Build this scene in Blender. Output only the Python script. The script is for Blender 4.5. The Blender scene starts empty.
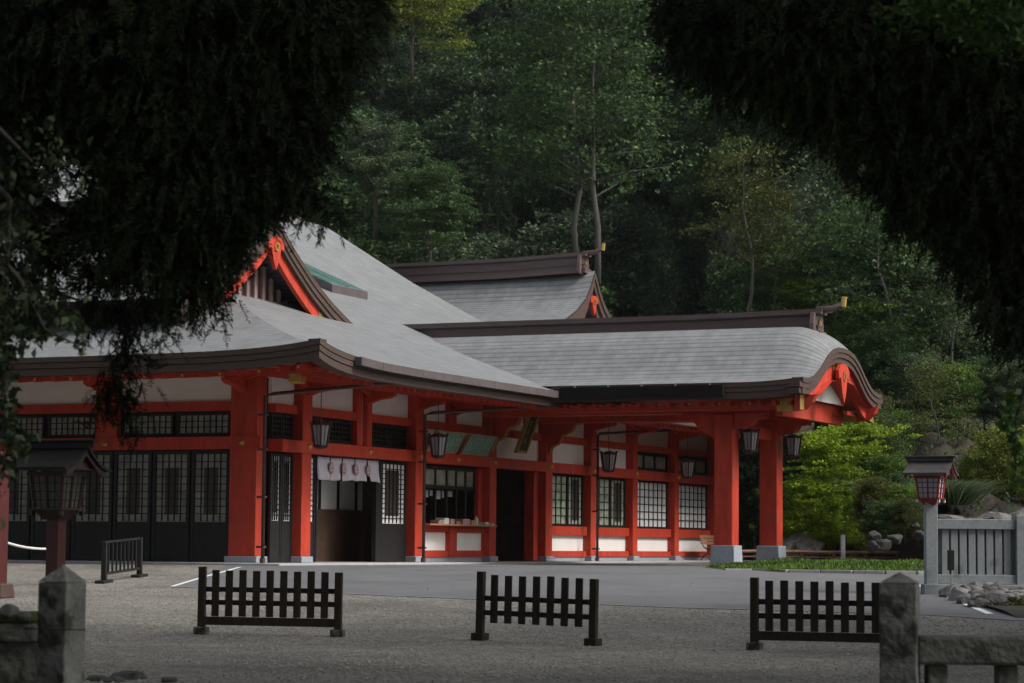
import bpy, bmesh, math, random
import numpy as np
from mathutils import Vector, Matrix
random.seed(7); RNG = np.random.default_rng(11)
C = bpy.context.scene
# ------------------------------------------------------------------ camera
# world axes = axes of the hall: +X out of the long front, +Y along it; metres; hall floor at z = 0
TH = math.atan(1088/2400.0)
hR = Vector((math.cos(TH), math.sin(TH), 0)); hF = Vector((-math.sin(TH), math.cos(TH), 0))
CAM = Vector((28.7297, -49.2301, 0.47))
pitch = math.atan(203.5/2400); roll = math.radians(0.5)
Fw = hF*math.cos(pitch) + Vector((0,0,1))*math.sin(pitch)
Up = -hF*math.sin(pitch) + Vector((0,0,1))*math.cos(pitch)
Rr = hR*math.cos(roll) + Up*math.sin(roll); Ur = Up*math.cos(roll) - hR*math.sin(roll)
cd = bpy.data.cameras.new('camera'); cam = bpy.data.objects.new('camera', cd); C.collection.objects.link(cam)
cam.matrix_world = Matrix(((Rr.x,Ur.x,-Fw.x,CAM.x),(Rr.y,Ur.y,-Fw.y,CAM.y),(Rr.z,Ur.z,-Fw.z,CAM.z),(0,0,0,1)))
cd.sensor_width = 36; cd.lens = 36*2400/1024; cd.clip_start = .1; cd.clip_end = 2000
C.camera = cam
cd.dof.use_dof = True; cd.dof.focus_distance = 62; cd.dof.aperture_fstop = 5.0
# ------------------------------------------------------------------ light
SUN_AZ, SUN_EL = math.radians(84), math.radians(44)
W = bpy.data.worlds.new('World'); C.world = W; W.use_nodes = True
nt = W.node_tree; bg = nt.nodes['Background']
sky = nt.nodes.new('ShaderNodeTexSky'); sky.sky_type = 'NISHITA'; sky.sun_disc = False
sky.sun_elevation = SUN_EL; sky.sun_rotation = SUN_AZ; sky.dust_density = 4; sky.air_density = 1.0; sky.ozone_density = 1.0
hs = nt.nodes.new('ShaderNodeHueSaturation'); hs.inputs['Saturation'].default_value = .45
nt.links.new(sky.outputs[0], hs.inputs['Color']); nt.links.new(hs.outputs[0], bg.inputs[0]); bg.inputs[1].default_value = 0.125
sl = bpy.data.lights.new('sun', 'SUN'); sl.energy = 2.3; sl.angle = math.radians(20); sl.color = (1,.97,.92)
so = bpy.data.objects.new('sun', sl); C.collection.objects.link(so)
sd = Vector((math.sin(SUN_AZ)*math.cos(SUN_EL), math.cos(SUN_AZ)*math.cos(SUN_EL), math.sin(SUN_EL)))
so.rotation_euler = sd.to_track_quat('Z','Y').to_euler(); so.location = (40,-10,60)
C.view_settings.view_transform = 'Standard'; C.view_settings.look = 'None'
C.view_settings.exposure = 0.42; C.view_settings.gamma = 1.0; C.view_settings.use_curve_mapping = False

# ------------------------------------------------------------------ coordinates
def G(r, d, z=0.0):                      # r metres to the right, d metres ahead of the camera point
    p = Vector((CAM.x, CAM.y, 0)) + hR*r + hF*d; p.z = z; return p
def AT(px, py, d):                       # calibration: the point seen at a picture position at distance d
    v = Fw*2400 + Rr*(px-512) - Ur*(py-341.5); return CAM + v*(d/v.dot(hF))
def sstep(a, b, x):
    t = min(1, max(0, (x-a)/(b-a))); return t*t*(3-2*t)
def gz(d):
    return -0.85 + 0.80*min(1, max(0, (d-32)/22.0))
def hill(r, d):
    k = sstep(9, 15, r - (d-70)*.0)
    d0 = 112*(1-k) + 72*k
    t = d-d0
    if t <= 0: return 0
    right = np.interp(t, [0,3,12,17,30,130], [0,1.5,2.3,5.2,7.0,70])
    left = np.interp(t, [0,20,130], [0,8,75])
    return float(left*(1-k) + right*k)
def terrain(r, d): return gz(d) + hill(r, d)

# ------------------------------------------------------------------ materials
M = {}
def nodes(name):
    m = bpy.data.materials.new(name); m.use_nodes = True; M[name] = m
    n = m.node_tree; b = n.nodes['Principled BSDF']; return m, n, b
def ramp(n, fac, cols):
    r = n.nodes.new('ShaderNodeValToRGB'); n.links.new(fac, r.inputs[0]); e = r.color_ramp.elements
    while len(e) < len(cols): e.new(.5)
    for i, (p, c) in enumerate(cols):
        e[i].position = p; e[i].color = (*c, 1)
    return r
def mat(name, col, rough=.6, scale=6, var=.25, bump=.0, bscale=40, metal=0, stretch=None, spec=.5, stain=None):
    m, n, b = nodes(name)
    tc = n.nodes.new('ShaderNodeTexCoord'); mp = n.nodes.new('ShaderNodeMapping')
    n.links.new(tc.outputs['Object'], mp.inputs[0])
    if stretch: mp.inputs['Scale'].default_value = stretch
    no = n.nodes.new('ShaderNodeTexNoise'); no.inputs['Scale'].default_value = scale; no.inputs['Detail'].default_value = 6; no.inputs['Roughness'].default_value = .65
    n.links.new(mp.outputs[0], no.inputs[0])
    lo = tuple(c*(1-var) for c in col); hi = tuple(min(1,c*(1+var)) for c in col)
    r = ramp(n, no.outputs[0], [(.3,lo),(.7,hi)])
    out = r.outputs[0]
    if stain:
        n2 = n.nodes.new('ShaderNodeTexNoise'); n2.inputs['Scale'].default_value = stain[1]; n2.inputs['Detail'].default_value = 8
        n.links.new(tc.outputs['Object'], n2.inputs[0])
        r2 = ramp(n, n2.outputs[0], [(stain[2],(0,0,0)),(stain[2]+.12,(1,1,1))])
        mx = n.nodes.new('ShaderNodeMixRGB'); n.links.new(r2.outputs[0], mx.inputs[0]); n.links.new(out, mx.inputs[1]); mx.inputs[2].default_value = (*stain[0],1)
        out = mx.outputs[0]
    n.links.new(out, b.inputs['Base Color'])
    b.inputs['Roughness'].default_value = rough; b.inputs['Metallic'].default_value = metal; b.inputs['Specular IOR Level'].default_value = spec
    if bump:
        nb = n.nodes.new('ShaderNodeTexNoise'); nb.inputs['Scale'].default_value = bscale; nb.inputs['Detail'].default_value = 5
        n.links.new(mp.outputs[0], nb.inputs[0])
        bp = n.nodes.new('ShaderNodeBump'); bp.inputs['Strength'].default_value = bump; bp.inputs['Distance'].default_value = .03
        n.links.new(nb.outputs[0], bp.inputs['Height']); n.links.new(bp.outputs[0], b.inputs['Normal'])
    return m
mat('red', (.45,.045,.022), .55, 5, .28, .15, 30, stretch=(1,1,.25), spec=.3, stain=((.36,.06,.032),1.6,.56))
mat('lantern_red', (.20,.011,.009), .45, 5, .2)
mat('white', (.80,.78,.74), .8, 1.2, .06, .05, 20)
mat('board_brown', (.060,.036,.027), .65, 4, .3, .15, 60, stretch=(.3,.3,9))
mat('ridge_metal', (.105,.066,.062), .42, 5, .3, .1, 30, stretch=(.3,1,6), spec=.5)
mat('gutter_metal', (.085,.068,.068), .5, 3, .25)
mat('dark_gutter', (.014,.013,.012), .85, 3, .25, spec=.1)
mat('black_wood', (.014,.014,.014), .55, 6, .35, .1, 40, spec=.3)
mat('fence_wood', (.026,.019,.013), .7, 5, .45, .35, 60, stretch=(4,4,.6), spec=.2)
mat('interior', (.085,.045,.028), .7, 3, .35)
mat('pane_dim', (.26,.26,.22), .25, 2, .4, spec=.4)
mat('pane_dark', (.02,.022,.02), .15, 2, .5)
mat('pane_green_reflection', (.40,.46,.36), .2, 3.2, .55)  # green reflection in the glass put into the base colour
mat('paper', (.76,.77,.76), .7, 2, .08)
mat('lantern_shaded_red', (.065,.006,.005), .5, 5, .25)  # red with the shade at the left edge darkened into it
mat('lantern_dark', (.035,.011,.009), .5, 4, .2)  # brown-red hanging frames; on the left lantern, red darkened for shade
mat('lantern_pane_shaded', (.07,.07,.06), .4, 5, .3)  # pane colour lowered to carry the left lantern's shade
mat('lantern_roof', (.055,.048,.048), .6, 6, .3, .2, 40)
mat('wall_rock', (.04,.04,.034), .9, 5, .5, .6, 20)
mat('lantern_roof_shaded', (.009,.008,.006), .8, 6, .4, .3, 40)  # mossy roof colour, blackened further for the shade over it
mat('dark_paper', (.05,.035,.028), .6, 2, .3)
mat('gold', (.50,.34,.10), .45, 8, .25, metal=.75)
mat('plinth_stone', (.27,.30,.34), .8, 12, .15, .15, 80)
mat('platform_stone', (.34,.34,.34), .85, 4, .15, .1, 80)
mat('granite', (.25,.27,.28), .8, 18, .18, .12, 90, stain=((.17,.185,.19),2.5,.58))
mat('old_stone', (.105,.108,.10), .9, 5, .5, .7, 26, stain=((.018,.021,.015),6.5,.50))
mat('old_stone_dark', (.055,.058,.05), .9, 5, .5, .7, 26, stain=((.014,.018,.010),5.5,.50))
mat('moss', (.035,.05,.012), .95, 14, .5, .7, 60)
mat('rock', (.21,.21,.20), .85, 3.5, .45, .7, 14, stain=((.09,.095,.08),3,.55))
mat('rock_dark', (.11,.105,.10), .85, 3.5, .5, .7, 14)
mat('rail_wood', (.38,.22,.15), .75, 5, .35, .2, 40)
mat('bench_wood', (.30,.16,.085), .6, 6, .3)
mat('cast_iron', (.03,.022,.018), .5, 4, .3)
mat('pipe_metal', (.06,.032,.026), .45, 3, .2)
mat('cloth', (.48,.46,.52), .9, 3, .08)
mat('crest_brown', (.30,.19,.18), .8, 5, .2)
mat('sign_green', (.12,.24,.19), .6, 4, .15)
mat('sign_frame', (.33,.17,.09), .6, 4, .2)
mat('lettering', (.62,.66,.60), .7, 4, .1)
mat('plaque_black', (.018,.014,.012), .4, 4, .3)
mat('skylight_glass', (.12,.24,.22), .12, 3, .2)
mat('rope', (.62,.62,.58), .8, 9, .1)
mat('white_line', (.66,.68,.70), .8, 5, .15)
mat('kerb', (.25,.25,.24), .9, 6, .2, .2, 50)
mat('pole_white', (.55,.56,.56), .6, 5, .1)
mat('wood_shelf', (.36,.19,.09), .6, 6, .2)
mat('packet_pink', (.45,.28,.30), .7, 20, .4)
mat('packet_white', (.6,.6,.56), .7, 20, .2)
mat('packet_orange', (.5,.24,.10), .7, 20, .3)
mat('bark', (.085,.07,.055), .9, 5, .45, .7, 30, stretch=(3,3,.5))
mat('bark_pale', (.10,.094,.082), .9, 4, .35, .5, 30, stretch=(3,3,.5))
mat('bark_black', (.02,.017,.014), .9, 5, .4, .4, 30)
mat('lampglass', (.27,.27,.29), .4, 6, .08)

def leafmat(name, col, var=.45, trans=.3, shift=(1.25,1.15,.8)):
    m, n, b = nodes(name)
    g = n.nodes.new('ShaderNodeNewGeometry'); tc = n.nodes.new('ShaderNodeTexCoord')
    lo = tuple(c*(1-var) for c in col); hi = tuple(min(1,c*(1+var)*s) for c,s in zip(col,shift))
    r = ramp(n, g.outputs['Random Per Island'], [(0,lo),(.55,col),(1,hi)])
    no = n.nodes.new('ShaderNodeTexNoise'); no.inputs['Scale'].default_value = .7; no.inputs['Detail'].default_value = 3
    n.links.new(g.outputs['Position'], no.inputs[0])
    r2 = ramp(n, no.outputs[0], [(.35,(.6,.62,.62)),(.65,(1.25,1.2,1.05))])
    mx = n.nodes.new('ShaderNodeMixRGB'); mx.blend_type = 'MULTIPLY'; mx.inputs[0].default_value = 1
    n.links.new(r.outputs[0], mx.inputs[1]); n.links.new(r2.outputs[0], mx.inputs[2])
    n.links.new(mx.outputs[0], b.inputs['Base Color']); b.inputs['Roughness'].default_value = .65; b.inputs['Specular IOR Level'].default_value = .25
    tr = n.nodes.new('ShaderNodeBsdfTranslucent'); n.links.new(mx.outputs[0], tr.inputs[0])
    ms = n.nodes.new('ShaderNodeMixShader'); ms.inputs[0].default_value = trans
    n.links.new(b.outputs[0], ms.inputs[1]); n.links.new(tr.outputs[0], ms.inputs[2])
    n.links.new(ms.outputs[0], n.nodes['Material Output'].inputs[0])
leafmat('leaf_dark', (.050,.088,.050))
leafmat('leaf_mid', (.060,.112,.046))
leafmat('leaf_grey', (.085,.125,.078))
leafmat('leaf_yellow', (.16,.205,.04))
leafmat('leaf_fresh', (.10,.185,.035))
leafmat('leaf_maple', (.19,.29,.025), .35, trans=.45)
leafmat('leaf_olive', (.075,.095,.030))
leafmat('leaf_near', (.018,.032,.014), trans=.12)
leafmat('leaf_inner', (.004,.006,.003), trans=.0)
leafmat('leaf_near_maple', (.030,.070,.014), trans=.25)
leafmat('leaf_grass', (.085,.155,.03), .4)
leafmat('leaf_moss', (.11,.12,.02), .4)

def roof_mat():
    m, n, b = nodes('roof_tiles')
    uv = n.nodes.new('ShaderNodeUVMap'); uv.uv_map = 'UVMap'
    sp = n.nodes.new('ShaderNodeSeparateXYZ'); n.links.new(uv.outputs[0], sp.inputs[0])
    def mth(op, x, y=None):
        q = n.nodes.new('ShaderNodeMath'); q.operation = op; n.links.new(x, q.inputs[0])
        if y is not None:
            if hasattr(y,'node'): n.links.new(y, q.inputs[1])
            else: q.inputs[1].default_value = y
        return q.outputs[0]
    row = mth('DIVIDE', sp.outputs[1], .20); fr = mth('FRACT', row); fl = mth('FLOOR', row)
    cb = n.nodes.new('ShaderNodeCombineXYZ'); n.links.new(mth('MULTIPLY', sp.outputs[0], .9), cb.inputs[0]); n.links.new(mth('MULTIPLY', fl, 7.3), cb.inputs[1])
    rn = n.nodes.new('ShaderNodeTexNoise'); rn.inputs['Scale'].default_value = 1.2; rn.inputs['Detail'].default_value = 5; n.links.new(cb.outputs[0], rn.inputs[0])
    rb = ramp(n, rn.outputs[0], [(.3,(.175,.182,.187)),(.7,(.212,.219,.223))])
    rl = ramp(n, fr, [(0,(.50,.50,.51)),(.18,(.66,.66,.66)),(.28,(1,1,1))])
    br_ = n.nodes.new('ShaderNodeMixRGB'); br_.blend_type='MULTIPLY'; br_.inputs[0].default_value = 1
    n.links.new(rb.outputs[0], br_.inputs[1]); n.links.new(rl.outputs[0], br_.inputs[2])
    tc = n.nodes.new('ShaderNodeTexCoord')
    no = n.nodes.new('ShaderNodeTexNoise'); no.inputs['Scale'].default_value = 2.2; no.inputs['Detail'].default_value = 10; no.inputs['Roughness'].default_value = .78; n.links.new(tc.outputs['Object'], no.inputs[0])
    st = n.nodes.new('ShaderNodeCombineXYZ'); n.links.new(mth('MULTIPLY', sp.outputs[0], 3.2), st.inputs[0]); n.links.new(mth('MULTIPLY', sp.outputs[1], .35), st.inputs[1])
    sn = n.nodes.new('ShaderNodeTexNoise'); sn.inputs['Scale'].default_value = 1.0; sn.inputs['Detail'].default_value = 6; n.links.new(st.outputs[0], sn.inputs[0])
    av = mth('ADD', mth('MULTIPLY', no.outputs[0], .75), mth('MULTIPLY', sn.outputs[0], .25))
    r = ramp(n, av, [(.40,(.78,.78,.77)),(.60,(1.16,1.15,1.14))])
    mx = n.nodes.new('ShaderNodeMixRGB'); mx.blend_type='MULTIPLY'; mx.inputs[0].default_value=1
    n.links.new(br_.outputs[0], mx.inputs[1]); n.links.new(r.outputs[0], mx.inputs[2]); n.links.new(mx.outputs[0], b.inputs['Base Color'])
    b.inputs['Roughness'].default_value = .62
    bp = n.nodes.new('ShaderNodeBump'); bp.inputs['Strength'].default_value = .35; bp.inputs['Distance'].default_value = .02; bp.invert = True
    n.links.new(fr, bp.inputs['Height']); n.links.new(bp.outputs[0], b.inputs['Normal'])
roof_mat()

def gravel_mat():
    m, n, b = nodes('gravel')
    tc = n.nodes.new('ShaderNodeTexCoord')
    v = n.nodes.new('ShaderNodeTexVoronoi'); v.inputs['Scale'].default_value = 26; n.links.new(tc.outputs['Object'], v.inputs[0])
    r = ramp(n, v.outputs['Color'], [(0,(.10,.095,.085)),(.5,(.22,.21,.19)),(1,(.42,.40,.36))])
    no = n.nodes.new('ShaderNodeTexNoise'); no.inputs['Scale'].default_value = .45; no.inputs['Detail'].default_value = 9; no.inputs['Roughness'].default_value=.7; n.links.new(tc.outputs['Object'], no.inputs[0])
    r2 = ramp(n, no.outputs[0], [(.32,(.58,.57,.55)),(.5,(.92,.91,.88)),(.68,(1.2,1.17,1.1))])
    mx = n.nodes.new('ShaderNodeMixRGB'); mx.blend_type='MULTIPLY'; mx.inputs[0].default_value=1
    n.links.new(r.outputs[0], mx.inputs[1]); n.links.new(r2.outputs[0], mx.inputs[2]); n.links.new(mx.outputs[0], b.inputs['Base Color'])
    b.inputs['Roughness'].default_value=.9
    bp = n.nodes.new('ShaderNodeBump'); bp.inputs['Strength'].default_value = .9; bp.inputs['Distance'].default_value=.05; bp.invert=True
    n.links.new(v.outputs['Distance'], bp.inputs['Height']); n.links.new(bp.outputs[0], b.inputs['Normal'])
gravel_mat()
mat('asphalt', (.118,.12,.124), .85, .6, .18, .25, 160, stain=((.095,.097,.10),.35,.55))
mat('hill_soil', (.045,.058,.028), .95, .5, .5, .6, 6)
mat('earth_bank', (.032,.022,.015), .95, 2.2, .55, 1.0, 9, stain=((.03,.04,.018),1.1,.5))

# ------------------------------------------------------------------ mesh helpers
def link(o, parent=None):
    C.collection.objects.link(o)
    if parent: o.parent = parent
    return o
def tag(o, label=None, cat=None, group=None, kind=None):
    if label: o['label'] = label
    if cat: o['category'] = cat
    if group: o['group'] = group
    if kind: o['kind'] = kind
    return o
def thing(name, label, cat, loc=(0,0,0), rz=0, group=None):
    o = bpy.data.objects.new(name, None); o.empty_display_size = .3; link(o)
    o.location = loc; o.rotation_euler = (0,0,rz); return tag(o, label, cat, group)
class MB:
    def __init__(s): s.v = []; s.f = []; s.uv = None
    def add(s, vs, fs):
        k = len(s.v); s.v += [tuple(v) for v in vs]; s.f += [tuple(i+k for i in f) for f in fs]; return s
    def box(s, x0,x1,y0,y1,z0,z1, Mx=None):
        vs = [Vector((x,y,z)) for x in (x0,x1) for y in (y0,y1) for z in (z0,z1)]
        if Mx: vs = [Mx @ v for v in vs]
        return s.add(vs, [(0,1,3,2),(4,6,7,5),(0,4,5,1),(2,3,7,6),(0,2,6,4),(1,5,7,3)])
    def frustum(s, c, w0, w1, h, d0=None, d1=None):   # box tapering from w0 to w1, base centre c
        d0 = d0 or w0; d1 = d1 or w1; x,y,z = c
        vs = [(x+a*w/2,y+b*dd/2,z+hh) for (w,dd,hh) in ((w0,d0,0),(w1,d1,h)) for a,b in ((-1,-1),(1,-1),(1,1),(-1,1))]
        return s.add(vs, [(3,2,1,0),(4,5,6,7),(0,1,5,4),(1,2,6,5),(2,3,7,6),(3,0,4,7)])
    def tube(s, pts, rad, n=8):
        pts = [Vector(p) for p in pts]
        if not hasattr(rad,'__len__'): rad = [rad]*len(pts)
        k = len(s.v); up = Vector((0,0,1)); prev=None
        for i,p in enumerate(pts):
            t = (pts[min(i+1,len(pts)-1)]-pts[max(i-1,0)]).normalized()
            a = t.cross(up if abs(t.z)<.95 else Vector((1,0,0))) if prev is None else prev - t*prev.dot(t)
            a.normalize(); prev = a; b = t.cross(a)
            for j in range(n):
                q = 2*math.pi*j/n; s.v.append(tuple(p + a*math.cos(q)*rad[i] + b*math.sin(q)*rad[i]))
        for i in range(len(pts)-1):
            for j in range(n):
                s.f.append((k+i*n+j, k+i*n+(j+1)%n, k+(i+1)*n+(j+1)%n, k+(i+1)*n+j))
        s.f.append(tuple(k+j for j in range(n))[::-1]); s.f.append(tuple(k+(len(pts)-1)*n+j for j in range(n)))
        return s
    def prism(s, poly, ext):     # poly: 3D points of a planar outline, ext: extrusion vector
        n = len(poly); a = [Vector(p) for p in poly]; e = Vector(ext)
        return s.add(a+[p+e for p in a], [tuple(range(n))[::-1], tuple(range(n,2*n))] + [(i,(i+1)%n,n+(i+1)%n,n+i) for i in range(n)])
    def strip(s, top, bot, ext): # band between two rows of points, extruded
        n = len(top); e = Vector(ext); T=[Vector(p) for p in top]; B=[Vector(p) for p in bot]
        vs = T+B+[p+e for p in T]+[p+e for p in B]; f=[]
        for i in range(n-1):
            f += [(i,i+1,n+i+1,n+i),(2*n+i+1,2*n+i,3*n+i,3*n+i+1),(i+1,i,2*n+i,2*n+i+1),(n+i,n+i+1,3*n+i+1,3*n+i)]
        f += [(0,n,3*n,2*n),(n-1,3*n-1,4*n-1,2*n-1)]
        return s.add(vs,f)
    def build(s, name, m, parent=None, smooth=False, bevel=0, fix=True):
        me = bpy.data.meshes.new(name); me.from_pydata(s.v, [], s.f)
        if fix:
            bm = bmesh.new(); bm.from_mesh(me); bmesh.ops.recalc_face_normals(bm, faces=bm.faces); bm.to_mesh(me); bm.free()
        me.materials.append(M[m])
        if smooth: me.polygons.foreach_set('use_smooth', [True]*len(me.polygons))
        o = bpy.data.objects.new(name, me); link(o, parent)
        if bevel:
            b = o.modifiers.new('bevel','BEVEL'); b.width = bevel; b.segments = 2; b.limit_method='ANGLE'
        return o
def grid(name, pts, uvs, m, parent=None, smooth=True):    # pts[i][j]
    ni, nj = len(pts), len(pts[0])
    me = bpy.data.meshes.new(name)
    me.from_pydata([tuple(pts[i][j]) for i in range(ni) for j in range(nj)], [], [(i*nj+j,i*nj+j+1,(i+1)*nj+j+1,(i+1)*nj+j) for i in range(ni-1) for j in range(nj-1)])
    if uvs:
        l = me.uv_layers.new(name='UVMap')
        flat = [uvs[i][j] for i in range(ni) for j in range(nj)]
        for lp in me.loops: l.data[lp.index].uv = flat[lp.vertex_index]
    me.materials.append(M[m])
    if smooth: me.polygons.foreach_set('use_smooth', [True]*len(me.polygons))
    o = bpy.data.objects.new(name, me); link(o, parent)
    n = sum((p.normal.z for p in me.polygons))
    if n < 0: me.flip_normals()
    return o
def quads(name, P, m, parent=None):      # P: (n,4,3) array of separate leaf faces
    n = len(P); me = bpy.data.meshes.new(name)
    me.vertices.add(4*n); me.vertices.foreach_set('co', np.ascontiguousarray(P, dtype=np.float32).ravel())
    me.loops.add(4*n); me.loops.foreach_set('vertex_index', np.arange(4*n, dtype=np.int32))
    me.polygons.add(n); me.polygons.foreach_set('loop_start', np.arange(0,4*n,4,dtype=np.int32)); me.polygons.foreach_set('loop_total', np.full(n,4,dtype=np.int32))
    me.update(calc_edges=True); me.materials.append(M[m])
    return link(bpy.data.objects.new(name, me), parent)

# ------------------------------------------------------------------ ground, hill, road
rs = np.concatenate([np.arange(-150,-30,8.), np.arange(-30,34,1.0), np.arange(34,160,8.)])
ds = np.concatenate([np.arange(-60,20,8.), np.arange(20,100,1.), np.arange(100,260,4.)])
pts = []
for r in rs:
    row = []
    for d in ds:
        z = terrain(r, d)
        if z > .5: z += .35*math.sin(r*.9+d*.7)*math.cos(d*.5-r*.3)
        row.append(G(r, d, z))
    pts.append(row)
tag(grid('ground', pts, None, 'gravel'), kind='structure')
# the planted hillside starts a few millimetres above the gravel sheet
pts = []
for r in np.concatenate([np.arange(-150,-30,8.), np.arange(-30,34,1.0), np.arange(34,160,8.)]):
    d0 = 108*(1-sstep(9,15,r)) + 73*sstep(9,15,r); row = []
    for d in [d0+t for t in np.concatenate([np.arange(0,40,1.), np.arange(40,180,4.)])]:
        z = terrain(r,d)
        if z > .5: z += .35*math.sin(r*.9+d*.7)*math.cos(d*.5-r*.3)
        row.append(G(r,d,z+.08))
    pts.append(row)
tag(grid('hillside', pts, None, 'hill_soil'), kind='structure')

def gp(px, py):           # picture point on the yard's surface
    lo, hi = 18., 95.
    for _ in range(50):
        m_ = (lo+hi)/2
        if AT(px,py,m_).z < gz(m_): hi = m_
        else: lo = m_
    p = AT(px,py,lo); q = p - Vector((CAM.x,CAM.y,0)); return q.dot(hR), q.dot(hF)
near = [gp(172,587), gp(300,592), gp(440,598), gp(560,603), gp(680,608), gp(800,611), gp(925,615), gp(1024,621)]
nr = [p[0] for p in near]; nd = [p[1] for p in near]
l0, l1 = near[0], gp(236,569)
pts = []
for u in np.linspace(0,1,40):
    rn = nr[0] + (26-nr[0])*u; dn = float(np.interp(rn, nr, nd))
    rf = l1[0]-.4 + (30-l1[0])*u; df = 56.0 + 18*min(1,u*1.6)
    pts.append([G(rn+(rf-rn)*v, dn+(df-dn)*v, gz(dn+(df-dn)*v)+.006) for v in np.linspace(0,1,50)])
tag(grid('road', pts, None, 'asphalt'), kind='structure')
def painted(name, poly_px, w, h=.012):
    P = [gp(*p) for p in poly_px]; A = []; 
    dense = []
    for a,b in zip(P[:-1],P[1:]):
        for t in np.linspace(0,1,12)[:-1]: dense.append((a[0]+(b[0]-a[0])*t, a[1]+(b[1]-a[1])*t))
    dense.append(P[-1]); rows=[]
    for i,p in enumerate(dense):
        q = dense[min(i+1,len(dense)-1)]; o = dense[max(i-1,0)]
        t = Vector((q[0]-o[0], q[1]-o[1])).normalized(); nrm = Vector((-t.y,t.x))*w/2
        rows.append([G(p[0]+nrm.x*k, p[1]+nrm.y*k, gz(p[1]+nrm.y*k)+h) for k in (-1,1)])
    return grid(name, rows, None, 'white_line')
tag(painted('painted_line', [(172,587),(205,577),(226,571.5),(240,567.5)], .09), kind='structure')
tag(painted('painted_line', [(918,585),(940,594),(965,604),(990,614.5)], .13), kind='structure')
# flush kerb stones between road and gravel
P = list(zip(nr,nd)); rows=[]
for r in np.linspace(nr[0], nr[-1]+2, 40):
    d = float(np.interp(r,nr,nd)); rows.append([G(r,d-.07,gz(d-.07)+.012), G(r,d+.07,gz(d+.07)+.012)])
tag(grid('kerb_strip', rows, None, 'kerb'), kind='structure')

n=9000; V=[];F_=[]
oc=np.array([[1,0,0],[-1,0,0],[0,1,0],[0,-1,0],[0,0,1],[0,0,-1]],float); fc=[(0,2,4),(2,1,4),(1,3,4),(3,0,4),(2,0,5),(1,2,5),(3,1,5),(0,3,5)]
for i in range(n):
    d=RNG.uniform(22,44)**1.0; r=RNG.uniform(-.235,.235)*d
    if d>float(np.interp(r,nr,nd))-.2 and r>nr[0]: continue
    s_=RNG.uniform(.010,.026); a=RNG.uniform(0,6.28); c,sn=math.cos(a),math.sin(a); q=oc*np.array([s_*1.3,s_,s_*.7]); q=np.stack([q[:,0]*c-q[:,1]*sn,q[:,0]*sn+q[:,1]*c,q[:,2]],1)+np.array(G(r,d,gz(d)+.004))
    k_=len(V); V+= [tuple(x) for x in q]; F_+=[tuple(j+k_ for j in f) for f in fc]
mat('pebble', (.24,.23,.21), .9, 30, .5)
mb_=MB(); mb_.v=V; mb_.f=F_; tag(mb_.build('loose_gravel','pebble',fix=False),'loose grey pebbles scattered over the gravel yard','gravel',None,'stuff')

# ------------------------------------------------------------------ the shrine hall
hall = thing('shrine_hall', 'long vermilion shrine hall with grey curved roofs, white panels and a porch on red pillars', 'shrine hall')
MB().box(-15,1.25,-1.35,33.3,-.3,0).build('platform', 'platform_stone', hall, bevel=.02)
# --- A wall (x = 0), B wall (y = 0).  element(s0,s1,o0,o1,z0,z1)
def A(mb, s0,s1,o0,o1,z0,z1): return mb.box(o0,o1,s0,s1,z0,z1)
def B(mb, s0,s1,o0,o1,z0,z1): return mb.box(s0,s1,-o1,-o0,z0,z1)
postsA = [(1.40,1.86),(7.50,7.96),(12.15,12.6),(16.1,16.6),(19.6,20.02),(23.15,23.57),(27.0,27.42),(30.95,31.37)]
o = MB().box(-.86,-.12,-.12,.32,.14,4.5).build('post', 'red', hall, bevel=.02)
for s0,s1 in postsA: MB().box(-.2,.26,s0,s1,.14,4.45).build('post','red',hall,bevel=.015)
for s0,s1 in [(4.4,4.66),(4.95,5.21),(9.75,10.2)]: MB().box(-.15,.14,s0,s1,2.935,4.42).build('upper_post','red',hall)
bp = [(-4.66,-4.04),(-8.4,-7.78),(-12.1,-11.5)]
for s0,s1 in bp: MB().box(s0,s1,-.14,.2,2.98,4.5).build('upper_post','red',hall)
for s0,s1 in [(-8.3,-7.9),(-12.1,-11.7)]: MB().box(s0,s1,-.1,.2,0.14,2.66).build('post','red',hall)
# post bases
for s0,s1 in postsA: MB().box(-.25,.31,s0-.05,s1+.05,.002,.15).build('post_base','plinth_stone',hall,bevel=.01)
MB().box(-.93,-.05,-.18,.36,.002,.15).build('post_base','plinth_stone',hall,bevel=.01)
# foundation strips
MB().box(-.15,.08,16.6,30.95,.002,.13).build('foundation','plinth_stone',hall)
# beams
mb = MB(); A(mb,.36,32.2,-.12,.31,2.64,2.935); mb.build('main_beam','red',hall,bevel=.015)
mb = MB(); B(mb,-14,-.87,-.12,.17,2.68,2.985); mb.build('main_beam','red',hall,bevel=.015)
B(MB(),-.87,.0,.121,.17,2.68,2.985).build('main_beam','red',hall)
segs = [(.34,1.40),(1.86,4.40),(5.21,7.50),(7.96,9.75),(10.2,12.15),(12.6,16.1),(16.6,19.6),(20.02,23.15),(23.57,27.0),(27.42,30.95)]
for s0,s1 in segs:
    A(MB(),s0,s1,-.1,.12,3.57,3.78).build('upper_beam','red',hall)
    A(MB(),s0,s1,-.1,.0,3.785,4.45).build('wall_panel','white',hall)
A(MB(),.36,32.2,-.1,.34,4.452,4.62).build('eave_beam','red',hall)
A(MB(),4.67,4.94,-.1,.0,2.94,4.45).build('wall_panel','white',hall)
for s0,s1 in [(-4.04,-.87),(-7.78,-4.66),(-11.5,-8.4),(-14,-12.1)]:
    B(MB(),s0,s1,-.1,.09,3.60,3.82).build('upper_beam','red',hall)
    B(MB(),s0,s1,-.1,.0,3.825,4.55).build('wall_panel','white',hall)
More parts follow.
